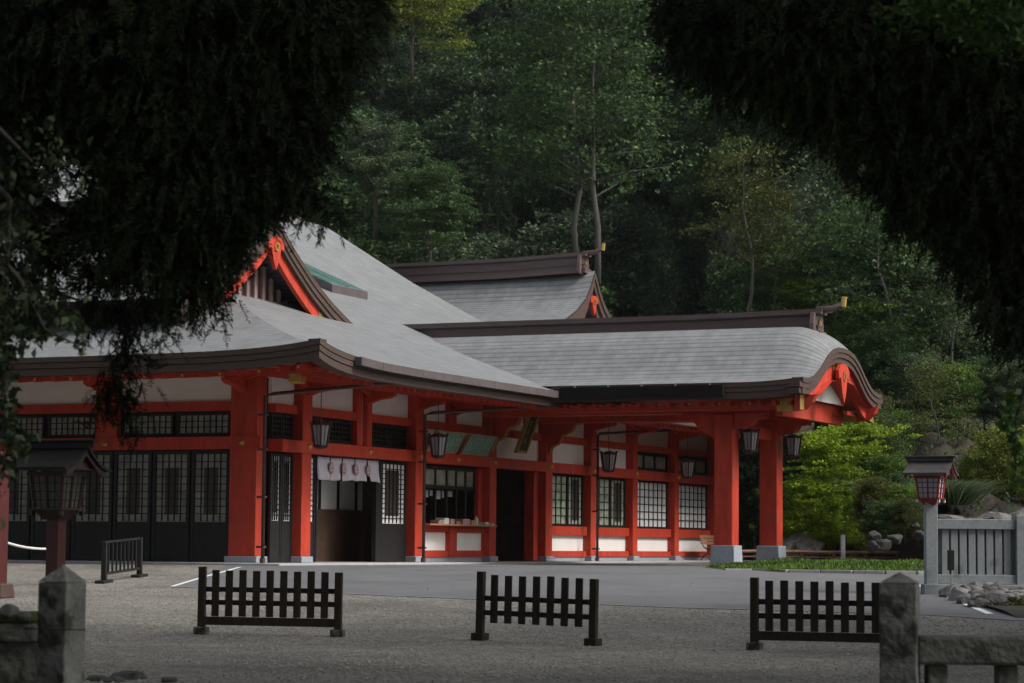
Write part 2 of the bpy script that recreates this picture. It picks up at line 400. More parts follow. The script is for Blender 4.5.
B(MB(),-14,.3,-.1,.22,4.552,4.7).build('eave_beam','red',hall)
# gold nail covers on the beams
def stud(P, n):
    mb = MB(); c = Vector(P); n = Vector(n); t = Vector((n.y,-n.x,0)); u = Vector((0,0,1))
    ring=[]; 
    for rr,h in ((.075,0),(.07,.03),(.03,.055),(.001,.06)):
        ring.append([c+n*h+(t*math.cos(a)+u*math.sin(a))*rr for a in [k*math.pi/4 for k in range(8)]])
    vs=[p for r_ in ring for p in r_]; f=[(i*8+j,i*8+(j+1)%8,(i+1)*8+(j+1)%8,(i+1)*8+j) for i in range(3) for j in range(8)]
    mb.add(vs,f).build('gold_stud','gold',hall,smooth=True)
for s0,s1 in postsA: stud((.31,(s0+s1)/2,2.79),(1,0,0))
for x in (-.5,-4.35,-8.1): stud((x,-.17,2.83),(0,-1,0))
stud((.31,10.0,2.79),(1,0,0)); stud((.31,4.8,2.79),(1,0,0))

def lattice(fn, s0,s1,z0,z1, nx,nz, pane, bar=.022, frame=.06, o=.0, dep=.05, inner=None, name='window', parent=None, zb=None):
    """sash with bars; zb = top of the solid lower board"""
    f = MB(); g0 = z0
    if zb is not None: fn(f,s0+frame,s1-frame,o-.03,o,z0+frame,zb); g0 = zb
    fn(f,s0,s0+frame,o-dep,o+.012,z0,z1); fn(f,s1-frame,s1,o-dep,o+.012,z0,z1)
    fn(f,s0+frame,s1-frame,o-dep,o+.01,z0,z0+frame); fn(f,s0+frame,s1-frame,o-dep,o+.01,z1-frame,z1)
    if zb is not None: fn(f,s0+frame,s1-frame,o-dep,o+.01,zb,zb+frame*.8)
    a0,a1,b0,b1 = s0+frame, s1-frame, g0+frame, z1-frame
    for i in range(1,nx): c=a0+(a1-a0)*i/nx; fn(f,c-bar/2,c+bar/2,o-.03,o-.004,b0,b1)
    for i in range(1,nz): c=b0+(b1-b0)*i/nz; fn(f,a0,a1,o-.033,o-.002,c-bar/2,c+bar/2)
    w = f.build(name,'black_wood',parent or hall)
    fn(MB(),a0-.02,a1+.02,o-.05,o-.038,b0-.02,b1+.02).build('pane',pane,w)
    if inner:
        ia,ib,ja,jb = inner; fn(MB(),a0+(a1-a0)*ia,a0+(a1-a0)*ib,o-.037,o-.034,b0+(b1-b0)*ja,b0+(b1-b0)*jb).build('dark_pane','dark_paper',w)
    return w
# A bay 1: a pair of sliding doors; bay 2 doorway; bay 3 counter; bay 4 entrance
for a,b in ((.34,.86),(.88,1.39)): lattice(A,a,b,.02,2.6,4,12,'paper',inner=(.25,.75,.12,.9),name='sliding_door',zb=.95)
lattice(A,1.90,2.52,.02,2.6,3,12,'paper',inner=(.3,.7,.12,.9),name='sliding_door',zb=.95)
A(MB(),5.72,6.02,-.1,.02,.02,2.6).build('door_post','black_wood',hall)
lattice(A,6.04,7.45,.02,2.6,6,12,'paper',inner=(.22,.78,.12,.9),name='sliding_door',zb=.95)
A(MB(),2.53,2.60,-.1,.03,.02,2.6).build('door_post','black_wood',hall)
for s0,s1 in ((.36,1.39),(1.88,4.38),(5.23,7.48)):
    A(MB(),s0,s1,-.12,-.08,2.94,3.57).build('transom_backing','black_wood',hall)
    n=2
    for k in range(n):
        a=s0+(s1-s0)*k/n; b=s0+(s1-s0)*(k+1)/n
        lattice(A,a+.02,b-.02,2.98,3.53,6,4,'pane_dark',o=-.02,frame=.05,name='transom_window')
for s0,s1 in ((7.96,9.75),(10.2,12.15),(12.6,16.1)): A(MB(),s0,s1,-.1,.0,2.94,3.565).build('wall_panel','white',hall)
# counter bay
A(MB(),7.96,12.15,-.12,.06,.002,.127).build('foundation','plinth_stone',hall)
A(MB(),7.96,12.15,-.1,.1,.13,.3).build('low_beam','red',hall)
A(MB(),7.96,12.15,-.1,.1,.80,.97).build('low_beam','red',hall)
A(MB(),9.85,10.3,-.1,.14,.13,.97).build('low_post','red',hall)
for a,b in ((7.96,9.85),(10.3,12.15)): A(MB(),a,b,-.1,.0,.305,.797).build('wall_panel','white',hall)
A(MB(),7.9,12.14,-.12,.50,.975,1.02).build('counter_shelf','wood_shelf',hall,bevel=.008)
mb=MB(); 
for c in (8.02,8.7,9.4,10.1,10.7,11.3,11.86): A(mb,c-.035,c+.035,-.16,-.08,1.02,2.6)
A(mb,8.0,11.88,-.17,-.07,1.98,2.08); A(mb,8.0,11.88,-.17,-.07,2.5,2.6)
mb.build('counter_window','black_wood',hall)
A(MB(),8.06,11.85,-.13,-.12,2.08,2.5).build('pane','pane_dim',hall)
A(MB(),11.9,12.15,-.2,.02,1.02,2.6).build('door_post','red',hall)
mb=MB()
for k in range(9): A(mb,8.2+k*.38,8.47+k*.38,-.62,-.6,1.72+.04*(k%3),1.96)
mb.build('notice_papers','paper',hall)
# entrance bay: deep dark doorway with red jamb
MB().box(-.28,.02,15.75,16.1,.02,2.63).build('door_jamb','red',hall)
MB().box(-1.6,-1.5,12.6,16.1,.02,2.63).build('inner_door','black_wood',hall)
mb=MB(); A(mb,12.6,12.75,-.2,.05,.02,2.63); A(mb,14.5,14.6,-1.5,-1.4,.02,2.63); mb.build('door_post','black_wood',hall)
# window bays
for i,(s0,s1) in enumerate(((16.6,19.6),(20.02,23.15),(23.57,27.0),(27.42,30.95))):
    A(MB(),s0,s1,-.1,.12,.13,.30).build('low_beam','red',hall)
    A(MB(),s0,s1,-.1,.0,.305,.775).build('wall_panel','white',hall)
    A(MB(),s0,s1,-.1,.13,.78,1.05).build('low_beam','red',hall)
    if i<2:
        m_=(s0+s1)/2+.25
        lattice(A,s0+.04,m_,1.07,2.62,4,6,'pane_green_reflection',o=0,frame=.06,name='window')
        lattice(A,m_+.02,s1-.04,1.07,2.62,4,6,'pane_green_reflection',o=.0,frame=.06,inner=(.35,.85,.08,.95) ,name='window')
        A(MB(),s0,s1,-.1,.0,2.94,3.565).build('wall_panel','white',hall)
    else:
        lattice(A,s0+.04,s1-.04,1.07,2.62,8,6,'paper',o=0,frame=.05,bar=.024,name='window')
        lattice(A,s0+.1,s1-.04,2.96,3.55,3,1,'pane_dim',o=.0,frame=.1,bar=.16,name='transom_window')
# B bays
for s0,s1,n in ((-4.2,-.88,3.1),(-7.75,-4.2,3),(-11.5,-8.0,3)):
    pass
xs = [-.90,-2.0,-3.09,-4.2,-5.4,-6.6,-7.82]
for a,b in zip(xs[1:],xs[:-1]): lattice(B,a+.02,b-.02,.02,2.66,5,9,'pane_dim',inner=(.28,.72,.1,.8),name='sliding_door',zb=.88,frame=.09)
xs = [-8.4,-9.2,-10.0,-10.8,-11.6]
for a,b in zip(xs[1:],xs[:-1]): lattice(B,a+.02,b-.02,.02,2.66,5,9,'pane_dim',inner=(.28,.72,.1,.8),name='sliding_door',zb=.88,frame=.09)
for s0,s1 in ((-4.0,-.95),(-7.7,-4.72),(-11.4,-8.5)):
    B(MB(),s0-.02,s1+.02,-.14,-.1,2.99,3.6).build('transom_backing','black_wood',hall)
    m_=(s0+s1)/2
    lattice(B,s0,m_-.06,3.02,3.56,8,3,'pane_dim',frame=.06,o=-.02,name='transom_window'); lattice(B,m_+.06,s1,3.02,3.56,8,3,'pane_dim',frame=.06,o=-.02,name='transom_window')
# shell behind the facade
MB().box(-14,-.15,.3,31.9,4.3,4.4).build('ceiling','interior',hall)
MB().box(-14.1,-14,0,32,0,4.6).build('rear_wall','white',hall)
MB().box(-14,0,31.95,32.1,0,4.6).build('rear_wall','white',hall)
MB().box(-14,-12.1,-.05,.1,0,2.68).build('side_wall','black_wood',hall)
mb=MB().box(-5.0,-4.9,.2,31.9,0,4.3); mb.box(-14,-.2,7.65,7.75,0,4.3); mb.box(-14,-.2,12.35,12.45,0,4.3); mb.box(-14,-.2,16.25,16.35,0,4.3); mb.box(-5,-.2,1.6,1.7,0,4.3)
mb.build('partition','interior',hall)
mb=MB().box(-1.4,-1.3,1.75,7.6,0,1.35); mb.box(-1.4,-1.3,1.75,7.6,2.1,2.6); mb.build('reception_screen','interior',hall)
f=MB()
for c in (3.2,4.2,5.2,6.2,7.2): f.box(-1.4,-1.33,c-.04,c+.04,1.35,2.1)
f.build('screen_bars','black_wood',hall)
MB().box(-1.39,-1.375,1.75,7.6,1.35,2.1).build('pane','paper',hall)

# --- roof surfaces
def g(x): return float(np.interp(-x, [-3.3,-2.3,-1,0,1,2,2.6,4,6.4,9,12.5],[4.6,4.90,5.33,5.68,6.04,6.42,6.68,7.24,8.2,9.6,11.75]))
def LS(x,y):
    base = (.1*math.exp(-max(0,x+y)/1.0) + .25*math.exp(-max(0,y+3.3)/1.1))
    far = .28*math.exp(-max(0,33-y)/1.2)
    return (base+far)*math.exp(-(3.3-x)/1.6)
def LT(x,y): return (.1+.25*math.exp(-max(0,3.3-x)/1.3))*math.exp(-(y+3.3)/1.6)
xsS = list(np.linspace(3.3,-2,28)) + list(np.linspace(-2,-12.5,30)[1:])
pts=[]; uvs=[]
for x in xsS:
    y0 = -x if x>-2 else min(3.9, 2+(-2-x)*1.0)
    y1 = 33 if x>-2 else max(25.5, 33-(-2-x)*2.2)
    tt = np.concatenate([np.linspace(0,.12,12), np.linspace(.12,1,40)[1:]])
    row=[(x, y0+(y1-y0)*t, g(x)+LS(x,y0+(y1-y0)*t)) for t in tt]
    pts.append(row); uvs.append([(p[1], -x*1.1) for p in row])
grid('roof_slope', pts, uvs, 'roof_tiles', hall)
pts=[]; uvs=[]
for y in np.linspace(-3.3,2,26):
    x0=-y; row=[(x0+(-16-x0)*t, y, g(-y)+LT(x0+(-16-x0)*t,y)) for t in np.concatenate([np.linspace(0,.3,16),np.linspace(.3,1,14)[1:]])]
    pts.append(row); uvs.append([(p[0], y*1.1) for p in row])
grid('roof_slope', pts, uvs, 'roof_tiles', hall)
# back slopes close the roof
pts=[[(x,y,g(-25-x)) for y in (-3,25.5)] for x in np.linspace(-12.5,-24,8)]
pts=[[(x,y, 11.75-(abs(x+12.5))*.62) for y in (3.9,25.4)] for x in np.linspace(-12.5,-18,5)]
grid('roof_slope', pts, [[(p[1],p[0]) for p in r] for r in pts], 'roof_tiles', hall)
# eave fascias (layered brown boards) + soffits
def eave_line_A(): return [(y, g(3.3)+LS(3.3,y)) for y in np.concatenate([np.linspace(-3.3,0,14),np.linspace(0.5,31,30),np.linspace(31.2,33,8)])]
EA = eave_line_A()
EB = [(x, g(3.3)+LT(x,-3.3)) for x in np.concatenate([np.linspace(3.3,-1,18),np.linspace(-2,-16,14)])]
mb=MB()
for k,(z0,z1,o) in enumerate(((.0,.12,0),(.122,.25,-.02),(.252,.42,-.045))):
    mb.strip([(3.3+o,max(y,-3.297-o),z-z0-.01) for y,z in EA],[(3.3+o,max(y,-3.297-o),z-z1) for y,z in EA],(-.3,0,0))
mb.build('eave_fascia','board_brown',hall)
mb=MB()
for k,(z0,z1,o) in enumerate(((.0,.12,0),(.122,.25,.02),(.252,.42,.045))):
    mb.strip([(x-abs(o)-.004,-3.3+o,z-z0-.013) for x,z in EB],[(x-abs(o)-.004,-3.3+o,z-z1-.003) for x,z in EB],(0,.3,0))
mb.build('eave_fascia','board_brown',hall)
pts=[[(3.2,y,z-.42),(2.0,y,z-.42+.03),(.3,y if y>0 else y*.3, 4.47)] for y,z in EA]; grid('soffit', [[ (p[0], max(p[1],-p[0]+.0) if p[1]<0 else p[1], p[2]) for p in r] for r in pts], None,'red',hall)
pts=[[(x,-3.2,z-.42),(min(x,2.0),-2.0,z-.40),(min(x,.3),-.25,4.56)] for x,z in EB]; grid('soffit', pts, None,'red',hall)
# rafters: one row along each eave
mb=MB(); y=-2.6
while y<32.5:
    zt=g(3.3)+LS(3.3,y)-.43; mb.add([(2.9,y,zt+.02),(2.9,y+.09,zt+.02),(2.9,y+.09,zt-.08),(2.9,y,zt-.08),(.3,y,4.5),(.3,y+.1,4.5),(.3,y+.1,4.36),(.3,y,4.36)],[(0,1,2,3),(4,7,6,5),(0,4,5,1),(2,6,7,3),(0,3,7,4),(1,5,6,2)]); y+=.36
mb.build('rafter_row','red',hall)
mb=MB(); x=2.6
while x>-15.5:
    zt=g(3.3)+LT(x,-3.3)-.43; mb.add([(x,-3.1,zt),(x+.1,-3.1,zt),(x+.1,-3.1,zt-.13),(x,-3.1,zt-.13),(x,-.2,4.6),(x+.1,-.2,4.6),(x+.1,-.2,4.46),(x,-.2,4.46)],[(0,1,2,3),(4,7,6,5),(0,4,5,1),(2,6,7,3),(0,3,7,4),(1,5,6,2)]); x-=.5
mb.build('rafter_row','red',hall)
mb=MB(); x=2.6
while x>-15.5:
    zt=g(3.3)+LT(x,-3.3)-.43; mb.box(x+.02,x+.08,-3.115,-3.101,zt-.10,zt-.04); x-=1.0
mb.build('rafter_caps','gold',hall)
# purlins carried by curved brackets at the posts
MB().box(1.75,2.05,-1.95,-1.65,4.08,4.34).build('corner_block','gold',hall,bevel=.02)
def bracket(fn, s, o0=.2, o1=1.5):     # boat-shaped bracket arm out of the wall and one along the wall
    for a,b,w in ((s-.62,s+.62,.10),):
        prof=[(a,4.44),(a,4.38),(a+.08,4.33),(a+.22,4.31),(s-.2,4.24),(s+.2,4.24),(b-.22,4.31),(b-.08,4.33),(b,4.38),(b,4.44)]
        if fn is A: MB().prism([(.27,p,z) for p,z in prof],(w,0,0)).build('bracket','red',hall)
        else: MB().prism([(p,-.24,z+.08) for p,z in prof],(0,-w,0)).build('bracket','red',hall)
    prof=[(o0,4.40),(1.0,4.30),(1.0,4.22),(.85,4.16),(.55,4.12),(o0,4.0)]
    if fn is A: MB().prism([(p,s-.1,z-.01) for p,z in prof],(0,.2,0)).build('bracket','red',hall)
    else: MB().prism([(s-.1,-p,z+.03) for p,z in prof],(.2,0,0)).build('bracket','red',hall)
for s0,s1 in postsA: bracket(A,(s0+s1)/2)
for s in (-.5,-4.35,-8.1): bracket(B,s)
for s in (4.8,9.97): bracket(A,s)
# gutter with joints along the long eave, downpipes with arms
mb=MB(); gy=np.linspace(-1.7,9.55,14)
gzv=[g(3.3)+LS(3.3,y) for y in gy]
mb.strip([(3.32,y,z-.03) for y,z in zip(gy,gzv)],[(3.32,y,z-.21) for y,z in zip(gy,gzv)],(.16,0,0)); gut=mb.build('gutter','gutter_metal',hall)
mb=MB()
for y in np.arange(-1.66,9.5,1.02): z=g(3.3)+LS(3.3,y); MB().box(3.3,3.485,y,y+.03,z-.215,z-.026).build('gutter_strap','ridge_metal',gut)
for yb,ye in ((-1.0,2.6),(7.32,12.1),(19.3,25.3)):
    xe=3.2 if yb<9 else 1.9
    mb=MB().tube([(.6,yb,.0),(.6,yb,3.86),(.75,yb+.12,3.92),(xe,ye-2.2 if xe>3 else ye,4.2),(xe+.02,ye-2.15 if xe>3 else ye+.05,4.4)] if xe>3 else [(.6,yb,0),(.6,yb,3.86),(.65,yb+.1,3.92),(.7,ye,4.3),(.72,ye+.05,4.5)],.045,8)
    pp=mb.build('downpipe','pipe_metal',hall,smooth=True)
    for z in (.35,1.5,2.6,3.4): MB().box(.45,.66,yb-.06,yb+.06,z,z+.05).build('pipe_clamp','pipe_metal',pp)
    MB().tube([(.6,yb,.005),(.6,yb,.12)],.07,8).build('pipe_foot','pipe_metal',pp)

# --- upper gabled roof (faces +X)
def hd(d): return float(np.interp(abs(d),[0,.7,1.3,2,3,4,4.7],[8.78,8.2,7.8,7.36,6.86,6.46,6.25]))
YC=3.9
ys=np.linspace(-4.6,4.6,47)
pts=[[(x,YC+d,hd(d)) for x in np.linspace(-2.0,-13,12)] for d in ys]
grid('upper_roof', pts, [[(p[0], d*1.2) for p in r] for d,r in zip(ys,pts)],'roof_tiles',hall,smooth=False)
gb=[]
def rake(yc, h, dmax, x, layers, n=31, extx=-.25):
    out=[]
    dd=np.linspace(-dmax,dmax,n)
    for name,m_,z0,z1,o,ex,dm in layers:
        q=np.linspace(-dm,dm,n)
        mb=MB().strip([(x+o,yc+d,h(d)-z0) for d in q],[(x+o,yc+d,h(d)-z1) for d in q],(ex,0,0)); out.append(mb.build(name,m_,hall))
    return out
rake(YC,hd,4.6,-2.0,[('rake_fascia','board_brown',.01,.16,.04,-.3,4.6),('rake_fascia','board_brown',.165,.32,.01,-.3,4.55),('rake_fascia','board_brown',.325,.46,-.03,-.3,4.5)])
q=np.linspace(-2.5,4.0,22); MB().strip([(-2.14,YC+d,hd(d)-.465) for d in q],[(-2.14,YC+d,hd(d)-.80) for d in q],(-.12,0,0)).build('bargeboard','red',hall)
tri=[(-2.9,YC+d,hd(d)-.4) for d in np.linspace(-3.9,3.9,21)]+[(-2.9,YC+3.9,5.9),(-2.9,YC-3.9,5.9)]
MB().prism(tri,(-.1,0,0)).build('gable_wall','dark_paper',hall)
mb=MB()
for k in range(-9,10):
    y=YC+k*.4; zt=hd(k*.4)-.5
    if zt>6.4: MB().box(-2.9+.01,-2.82,y-.07,y+.07,6.2,zt).build('gable_slat','crest_brown',hall)
def pendant(x,y,z,s,parent,name='gable_pendant'):
    out=[(0,0),(.22,-.02),(.42,-.16),(.38,-.34),(.24,-.30),(.2,-.45),(.14,-.62),(0,-.86)]
    poly=[(x,y+a*s,z+b*s) for a,b in out]+[(x,y-a*s,z+b*s) for a,b in out[-2:0:-1]]
    p=MB().prism(poly,(.1,0,0)).build(name,'red',parent)
    q=MB()
    for k in range(8):
        a=k*math.pi/4; q.box(x+.1,x+.13,y+math.cos(a)*.09*s-.03,y+math.cos(a)*.09*s+.03,z-.27*s+math.sin(a)*.09*s-.03,z-.27*s+math.sin(a)*.09*s+.03)
    q.build('pendant_flower','gold',p)
    return p
pendant(-2.1,YC,8.3,1.0,hall)
for sgn in (1,):
    q=[2.5,2.75,3.0]; MB().strip([(-2.135,YC+sgn*d,hd(d)-.49) for d in q],[(-2.135,YC+sgn*d,hd(d)-.78) for d in q],(.015,0,0)).build('gold_fitting','gold',hall)
    q=[3.7,3.85,4.0]; MB().strip([(-2.135,YC+sgn*d,hd(d)-.49) for d in q],[(-2.135,YC+sgn*d,hd(d)-.78) for d in q],(.015,0,0)).build('gold_fitting','gold',hall)
def ridge(name, x0, x1, y, z, parent, tip=True, lift=.0, s=1.0):
    """stacked ridge box along X, lifting towards x1, with an end ornament"""
    n=24; X=np.linspace(x0,x1,n)
    L=lambda x: lift*sstep(x1-4,x1+.3,x)
    for (w,a,b,m_,e) in ((.70,-.30,-.14,'ridge_metal',0),(.60,-.137,-.10,'gutter_metal',-.02),(.46,-.097,.03,'ridge_metal',-.1),(.58,.033,.07,'gutter_metal',-.08),(.34,.073,.37,'ridge_metal',-.25),(.50,.373,.40,'gutter_metal',-.1),(.66,.403,.46,'gutter_metal',.1),(.40,.463,.56,'ridge_metal',.1)):
        xx=[min(x,x1+e) for x in X]; w*=s
        MB().strip([(x,y-w/2,z+b*s+L(x)) for x in xx],[(x,y-w/2,z+a*s+L(x)) for x in xx],(0,w,0)).build(name,m_,parent)
    e=MB().tube([(x1-.2,y,z+.52*s+lift*.9),(x1+.25,y,z+.56*s+lift),(x1+.55,y,z+.70*s+lift*1.2)],[.13*s,.10*s,.08*s],8).build('ridge_tip','ridge_metal',parent,smooth=True)
    MB().tube([(x1+.54,y,z+.60*s+lift*1.2),(x1+.58,y,z+.90*s+lift*1.2)],[.09*s,.08*s],8).build('gold_cap','gold',e)
    prof=[(-.30,-.35),(-.42,-.30),(-.40,.1),(-.30,.42),(.30,.42),(.40,.1),(.42,-.30),(.30,-.35)]
    o_=MB().prism([(x1-.28,y+a*s*1.25,z+b*s*1.05+lift) for a,b in prof],(.14,0,0)).build('ridge_end_tile','ridge_metal',parent,bevel=.02)
    MB().prism([(x1-.12,y+.12*s*math.cos(k*math.pi/4),z+.12*s+.12*s*math.sin(k*math.pi/4)+lift) for k in range(8)],(.03,0,0)).build('ridge_crest','gold',o_)
ridge('ridge_cap',-13,-2.3,YC,8.95,hall)
# main ridge along Y
MB().box(-13.1,-12.5,3.9,24.0,11.6,11.86).build('ridge_cap','ridge_metal',hall)
# skylights on the big slope
sk=MB(); 
def onS(x,y,h): return (x,y,g(x)+h)
sk.add([onS(-8.1,14.0,.10),onS(-5.9,14.0,.24),onS(-5.9,16.3,.24),onS(-8.1,16.3,.10),onS(-8.1,14.0,-.1),onS(-5.9,14.0,-.1),onS(-5.9,16.3,-.1),onS(-8.1,16.3,-.1)],[(0,1,2,3),(7,6,5,4),(0,4,5,1),(1,5,6,2),(2,6,7,3),(3,7,4,0)])
s_=sk.build('skylight','gutter_metal',hall)
for a,b in ((14.1,15.05),(15.25,16.2)):
    MB().add([onS(-8.0,a,.13),onS(-6.0,a,.26),onS(-6.0,b,.26),onS(-8.0,b,.13),onS(-8.0,a,.11),onS(-6.0,a,.235),onS(-6.0,b,.235),onS(-8.0,b,.11)],[(0,1,2,3),(7,6,5,4),(0,4,5,1),(1,5,6,2),(2,6,7,3),(3,7,4,0)]).build('pane','skylight_glass',s_)

# --- porch (its curved gable faces +X)
PC=13.35
def kp(d): return float(np.interp(abs(d),[0,.5,1,1.5,1.9,2.3,2.7,3.1,3.4,3.7],[6.45,6.42,6.27,5.95,5.58,5.23,4.96,4.80,4.74,4.72]))
def kx(x): 
    s=max(0,(x-9.0)/1.2); return 1-.34*s*s
def kp2(x,d):
    e=.12*max(0,(x-8.6)/1.6)**2
    return 4.68+(kp(d)-4.68)*kx(x) + e*(abs(d)/3.7)**2
dd=np.concatenate([np.linspace(-3.7,3.7,61)])
xx=list(np.linspace(-6,8.8,16))+list(np.linspace(8.9,10.2,12))
arc=[0]
for a,b in zip(dd[:-1],dd[1:]): arc.append(arc[-1]+math.hypot(b-a,kp(b)-kp(a)))
pts=[[(x,PC+d,kp2(x,d)) for x in xx] for d in dd]
grid('porch_roof', pts, [[(x,arc[i]) for x in xx] for i,_ in enumerate(dd)],'roof_tiles',hall)
rake(PC,lambda d: kp2(10.2,d),3.7,10.2,[('rake_fascia','board_brown',.01,.13,.03,-.3,3.7),('rake_fascia','board_brown',.135,.27,.0,-.3,3.9),('rake_fascia','board_brown',.275,.42,-.04,-.3,3.85)])
h2=lambda d: kp2(10.2,d)
q=np.linspace(-3.4,3.4,31)
MB().strip([(10.02,PC+d,h2(d)-.425) for d in q],[(10.02,PC+d,h2(d)-.80-.06*abs(math.sin(d*2))) for d in q],(-.12,0,0)).build('bargeboard','red',hall)
for sgn in (-1,1):
    for qa in ((3.05,3.25,3.41),(1.9,2.0)):
        if len(qa)==2: continue
        MB().strip([(10.04,PC+sgn*d,h2(d)-.43) for d in qa],[(10.04,PC+sgn*d,h2(d)-.82) for d in qa],(.012,0,0)).build('gold_fitting','gold',hall)
q=[-.45,-.2,0,.2,.45]; MB().strip([(10.04,PC+d,h2(d)-.43) for d in q],[(10.04,PC+d,h2(d)-.78) for d in q],(.012,0,0)).build('gold_fitting','gold',hall)
pendant(10.12,PC,5.42,1.25,hall)
# eave fascia, soffit and gutter of the porch
for sg in (-1,1):
    yy=PC+sg*3.7; X=list(np.linspace(3.2 if sg<0 else 1,8.6,8))+list(np.linspace(8.8,10.194,8))
    mb=MB()
    for (a,b,o_) in ((.01,.12,0),(.125,.25,.02),(.255,.42,.045)):
        mb.strip([(x,yy-sg*(o_+.004),kp2(x,3.7)-a-.003) for x in X],[(x,yy-sg*(o_+.004),kp2(x,3.7)-b-.003) for x in X],(0,-sg*.3,0))
    mb.build('eave_fascia','board_brown',hall)
    grid('soffit',[[(x,yy-sg*.2,kp2(x,3.7)-.42),(x,PC+sg*2.2,4.42),(x,PC+sg*1.0,4.9),(x,PC,5.0)] for x in X],None,'red',hall)
MB().box(3.5,8.1,PC-3.7-.14,PC-3.7-.005,4.36,4.655).build('gutter','dark_gutter',hall)
mb=MB()
for x in np.arange(3.9,8,.95): mb.box(x,x+.03,PC-3.84,PC-3.66,4.657,4.70)
mb.build('snow_hooks','gutter_metal',hall)
for sg in (-1,1):
    mb=MB()
    for x in np.arange(3.4,9.8,.42): mb.box(x,x+.1,min(PC+sg*3.35,PC+sg*1.7),max(PC+sg*3.35,PC+sg*1.7),4.14,4.25)
    mb.build('rafter_row','red',hall)
mb=MB()
for x in np.arange(3.6,9.6,.84): MB().box(x+.02,x+.07,PC-3.37,PC-3.355,4.17,4.22).build('rafter_cap','gold',hall)
for sg in (-1,1):
    yb=PC+sg*1.75
    MB().box(-.1 if sg>0 else .3,8.7,yb-.12,yb+.12,4.02,4.30).build('porch_beam','red',hall,bevel=.015)
    yb=PC+sg*2.9
    e_=MB().box(2.9,9.9,yb-.10,yb+.10,4.05,4.22).build('eave_purlin','red',hall)
    e_=MB().prism([(9.75,yb-.13,4.0),(9.75,yb-.13,4.3),(10.35,yb-.13,4.42),(10.25,yb-.13,4.22),(10.05,yb-.13,4.05)],(0,.26,0)).build('beam_nose','red',hall)
    MB().box(9.30,9.74,yb-.14,yb+.14,4.0,4.32).build('gold_fitting','gold',hall,bevel=.01)
MB().box(9.15,9.35,PC-2.7,PC+2.7,3.9,4.42).build('porch_beam','red',hall,bevel=.015)
poly=[(9.55,PC+d,max(4.5,kp2(9.55,d)-.35)) for d in np.linspace(-2.6,2.6,21)]+[(9.55,PC+2.6,4.42),(9.55,PC-2.6,4.42)]
MB().prism(poly,(-.06,0,0)).build('gable_wall','white',hall)
pts=[[(x,PC+d,kp2(x,d)-.34) for x in np.linspace(3.2,10.1,12)] for d in np.linspace(-3.5,3.5,31)]
grid('roof_lining',pts,None,'red',hall)
for sg in (-1,1):
    yb=PC+(.0 if sg<0 else .36)+sg*1.72
    MB().box(7.2,7.73,yb-.26,yb+.26,.5,4.0).build('porch_pillar','red',hall,bevel=.03)
    MB().frustum((7.465,yb,-.05),.70,.65,.56).build('pillar_plinth','plinth_stone',hall,bevel=.015)
    MB().prism([(6.3,yb-.2,4.02),(6.3,yb-.2,3.9),(6.6,yb-.2,3.82),(6.75,yb-.2,3.6),(7.19,yb-.2,3.35),(7.19,yb-.2,4.02)],(0,.4,0)).build('bracket','red',hall)
    MB().prism([(8.6,yb-.2,4.02),(8.6,yb-.2,3.9),(8.3,yb-.2,3.86),(8.2,yb-.2,3.7),(7.74,yb-.2,3.62),(7.74,yb-.2,4.02)],(0,.4,0)).build('bracket','red',hall)
MB().box(7.34,7.58,PC-1.45,PC+1.8,3.45,3.78).build('tie_beam','red',hall,bevel=.015)
MB().box(7.36,7.64,PC-.15,PC+.15,3.79,4.3).build('strut','red',hall)
for yb in (12.4,16.35):   # gold edged noses where the porch beams leave the wall
    pr=[(.25,4.28),(1.45,4.28),(1.40,4.12),(1.1,4.05),(1.0,3.86),(.7,3.72),(.6,3.5),(.35,3.38),(.25,3.15)]
    o_=MB().prism([(x,yb-.13,z) for x,z in pr],(0,.26,0)).build('bracket','red',hall)
    MB().strip([(x+.012,yb-.14,z) for x,z in pr[1:]],[(x+.05,yb-.14,z-.05) for x,z in pr[1:]],(0,.03,0)).build('gold_edge','gold',o_)
ridge('ridge_cap',-4.4,9.65,PC,6.36,hall,lift=.05,s=.92)

# ------------------------------------------------------------------ rear hall
rear=thing('rear_hall','smaller shrine roof with long dark ridge rising behind the porch roof','shrine hall',(0,0,0))
YR=28.2
def hr(d): return float(np.interp(abs(d),[0,.3,.8,1.6,3,4.6],[9.98,9.55,9.0,8.55,8.0,7.5]))
def hr2(x,d):
    s=max(0,(x+5.0)/1.8); return hr(d)+.1*s*s*1.0*max(0,1-abs(d)/2)
dd=np.linspace(-4.6,4.6,47)
X=list(np.linspace(-18,-5,10))+list(np.linspace(-4.8,-3.2,8))
pts=[[(x,YR+d,hr2(x,d)) for x in X] for d in dd]
grid('roof_slope',pts,[[(x,d*1.3) for x in X] for d in dd],'roof_tiles',rear)
hall_save=hall
hall=rear
rake(YR,lambda d: hr2(-3.2,d),4.6,-3.2,[('rake_fascia','board_brown',.05,.26,.03,-.3,4.6),('rake_fascia','board_brown',.265,.55,-.02,-.3,4.55),('bargeboard','board_brown',.555,.9,-.12,-.12,4.3)])
MB().prism([(-3.9,YR+d,hr(d)-.3) for d in np.linspace(-4,4,21)]+[(-3.9,YR+4,7.0),(-3.9,YR-4,7.0)],(-.1,0,0)).build('gable_wall','red',rear)
pendant(-3.3,YR,9.2,.8,rear)
MB().box(-17,-4.4,YR-3.6,YR+3.6,4.7,7.3).build('wall','white',rear)
ridge('ridge_cap',-17,-3.45,YR,10.16,rear,lift=.10,s=.85)
hall=hall_save

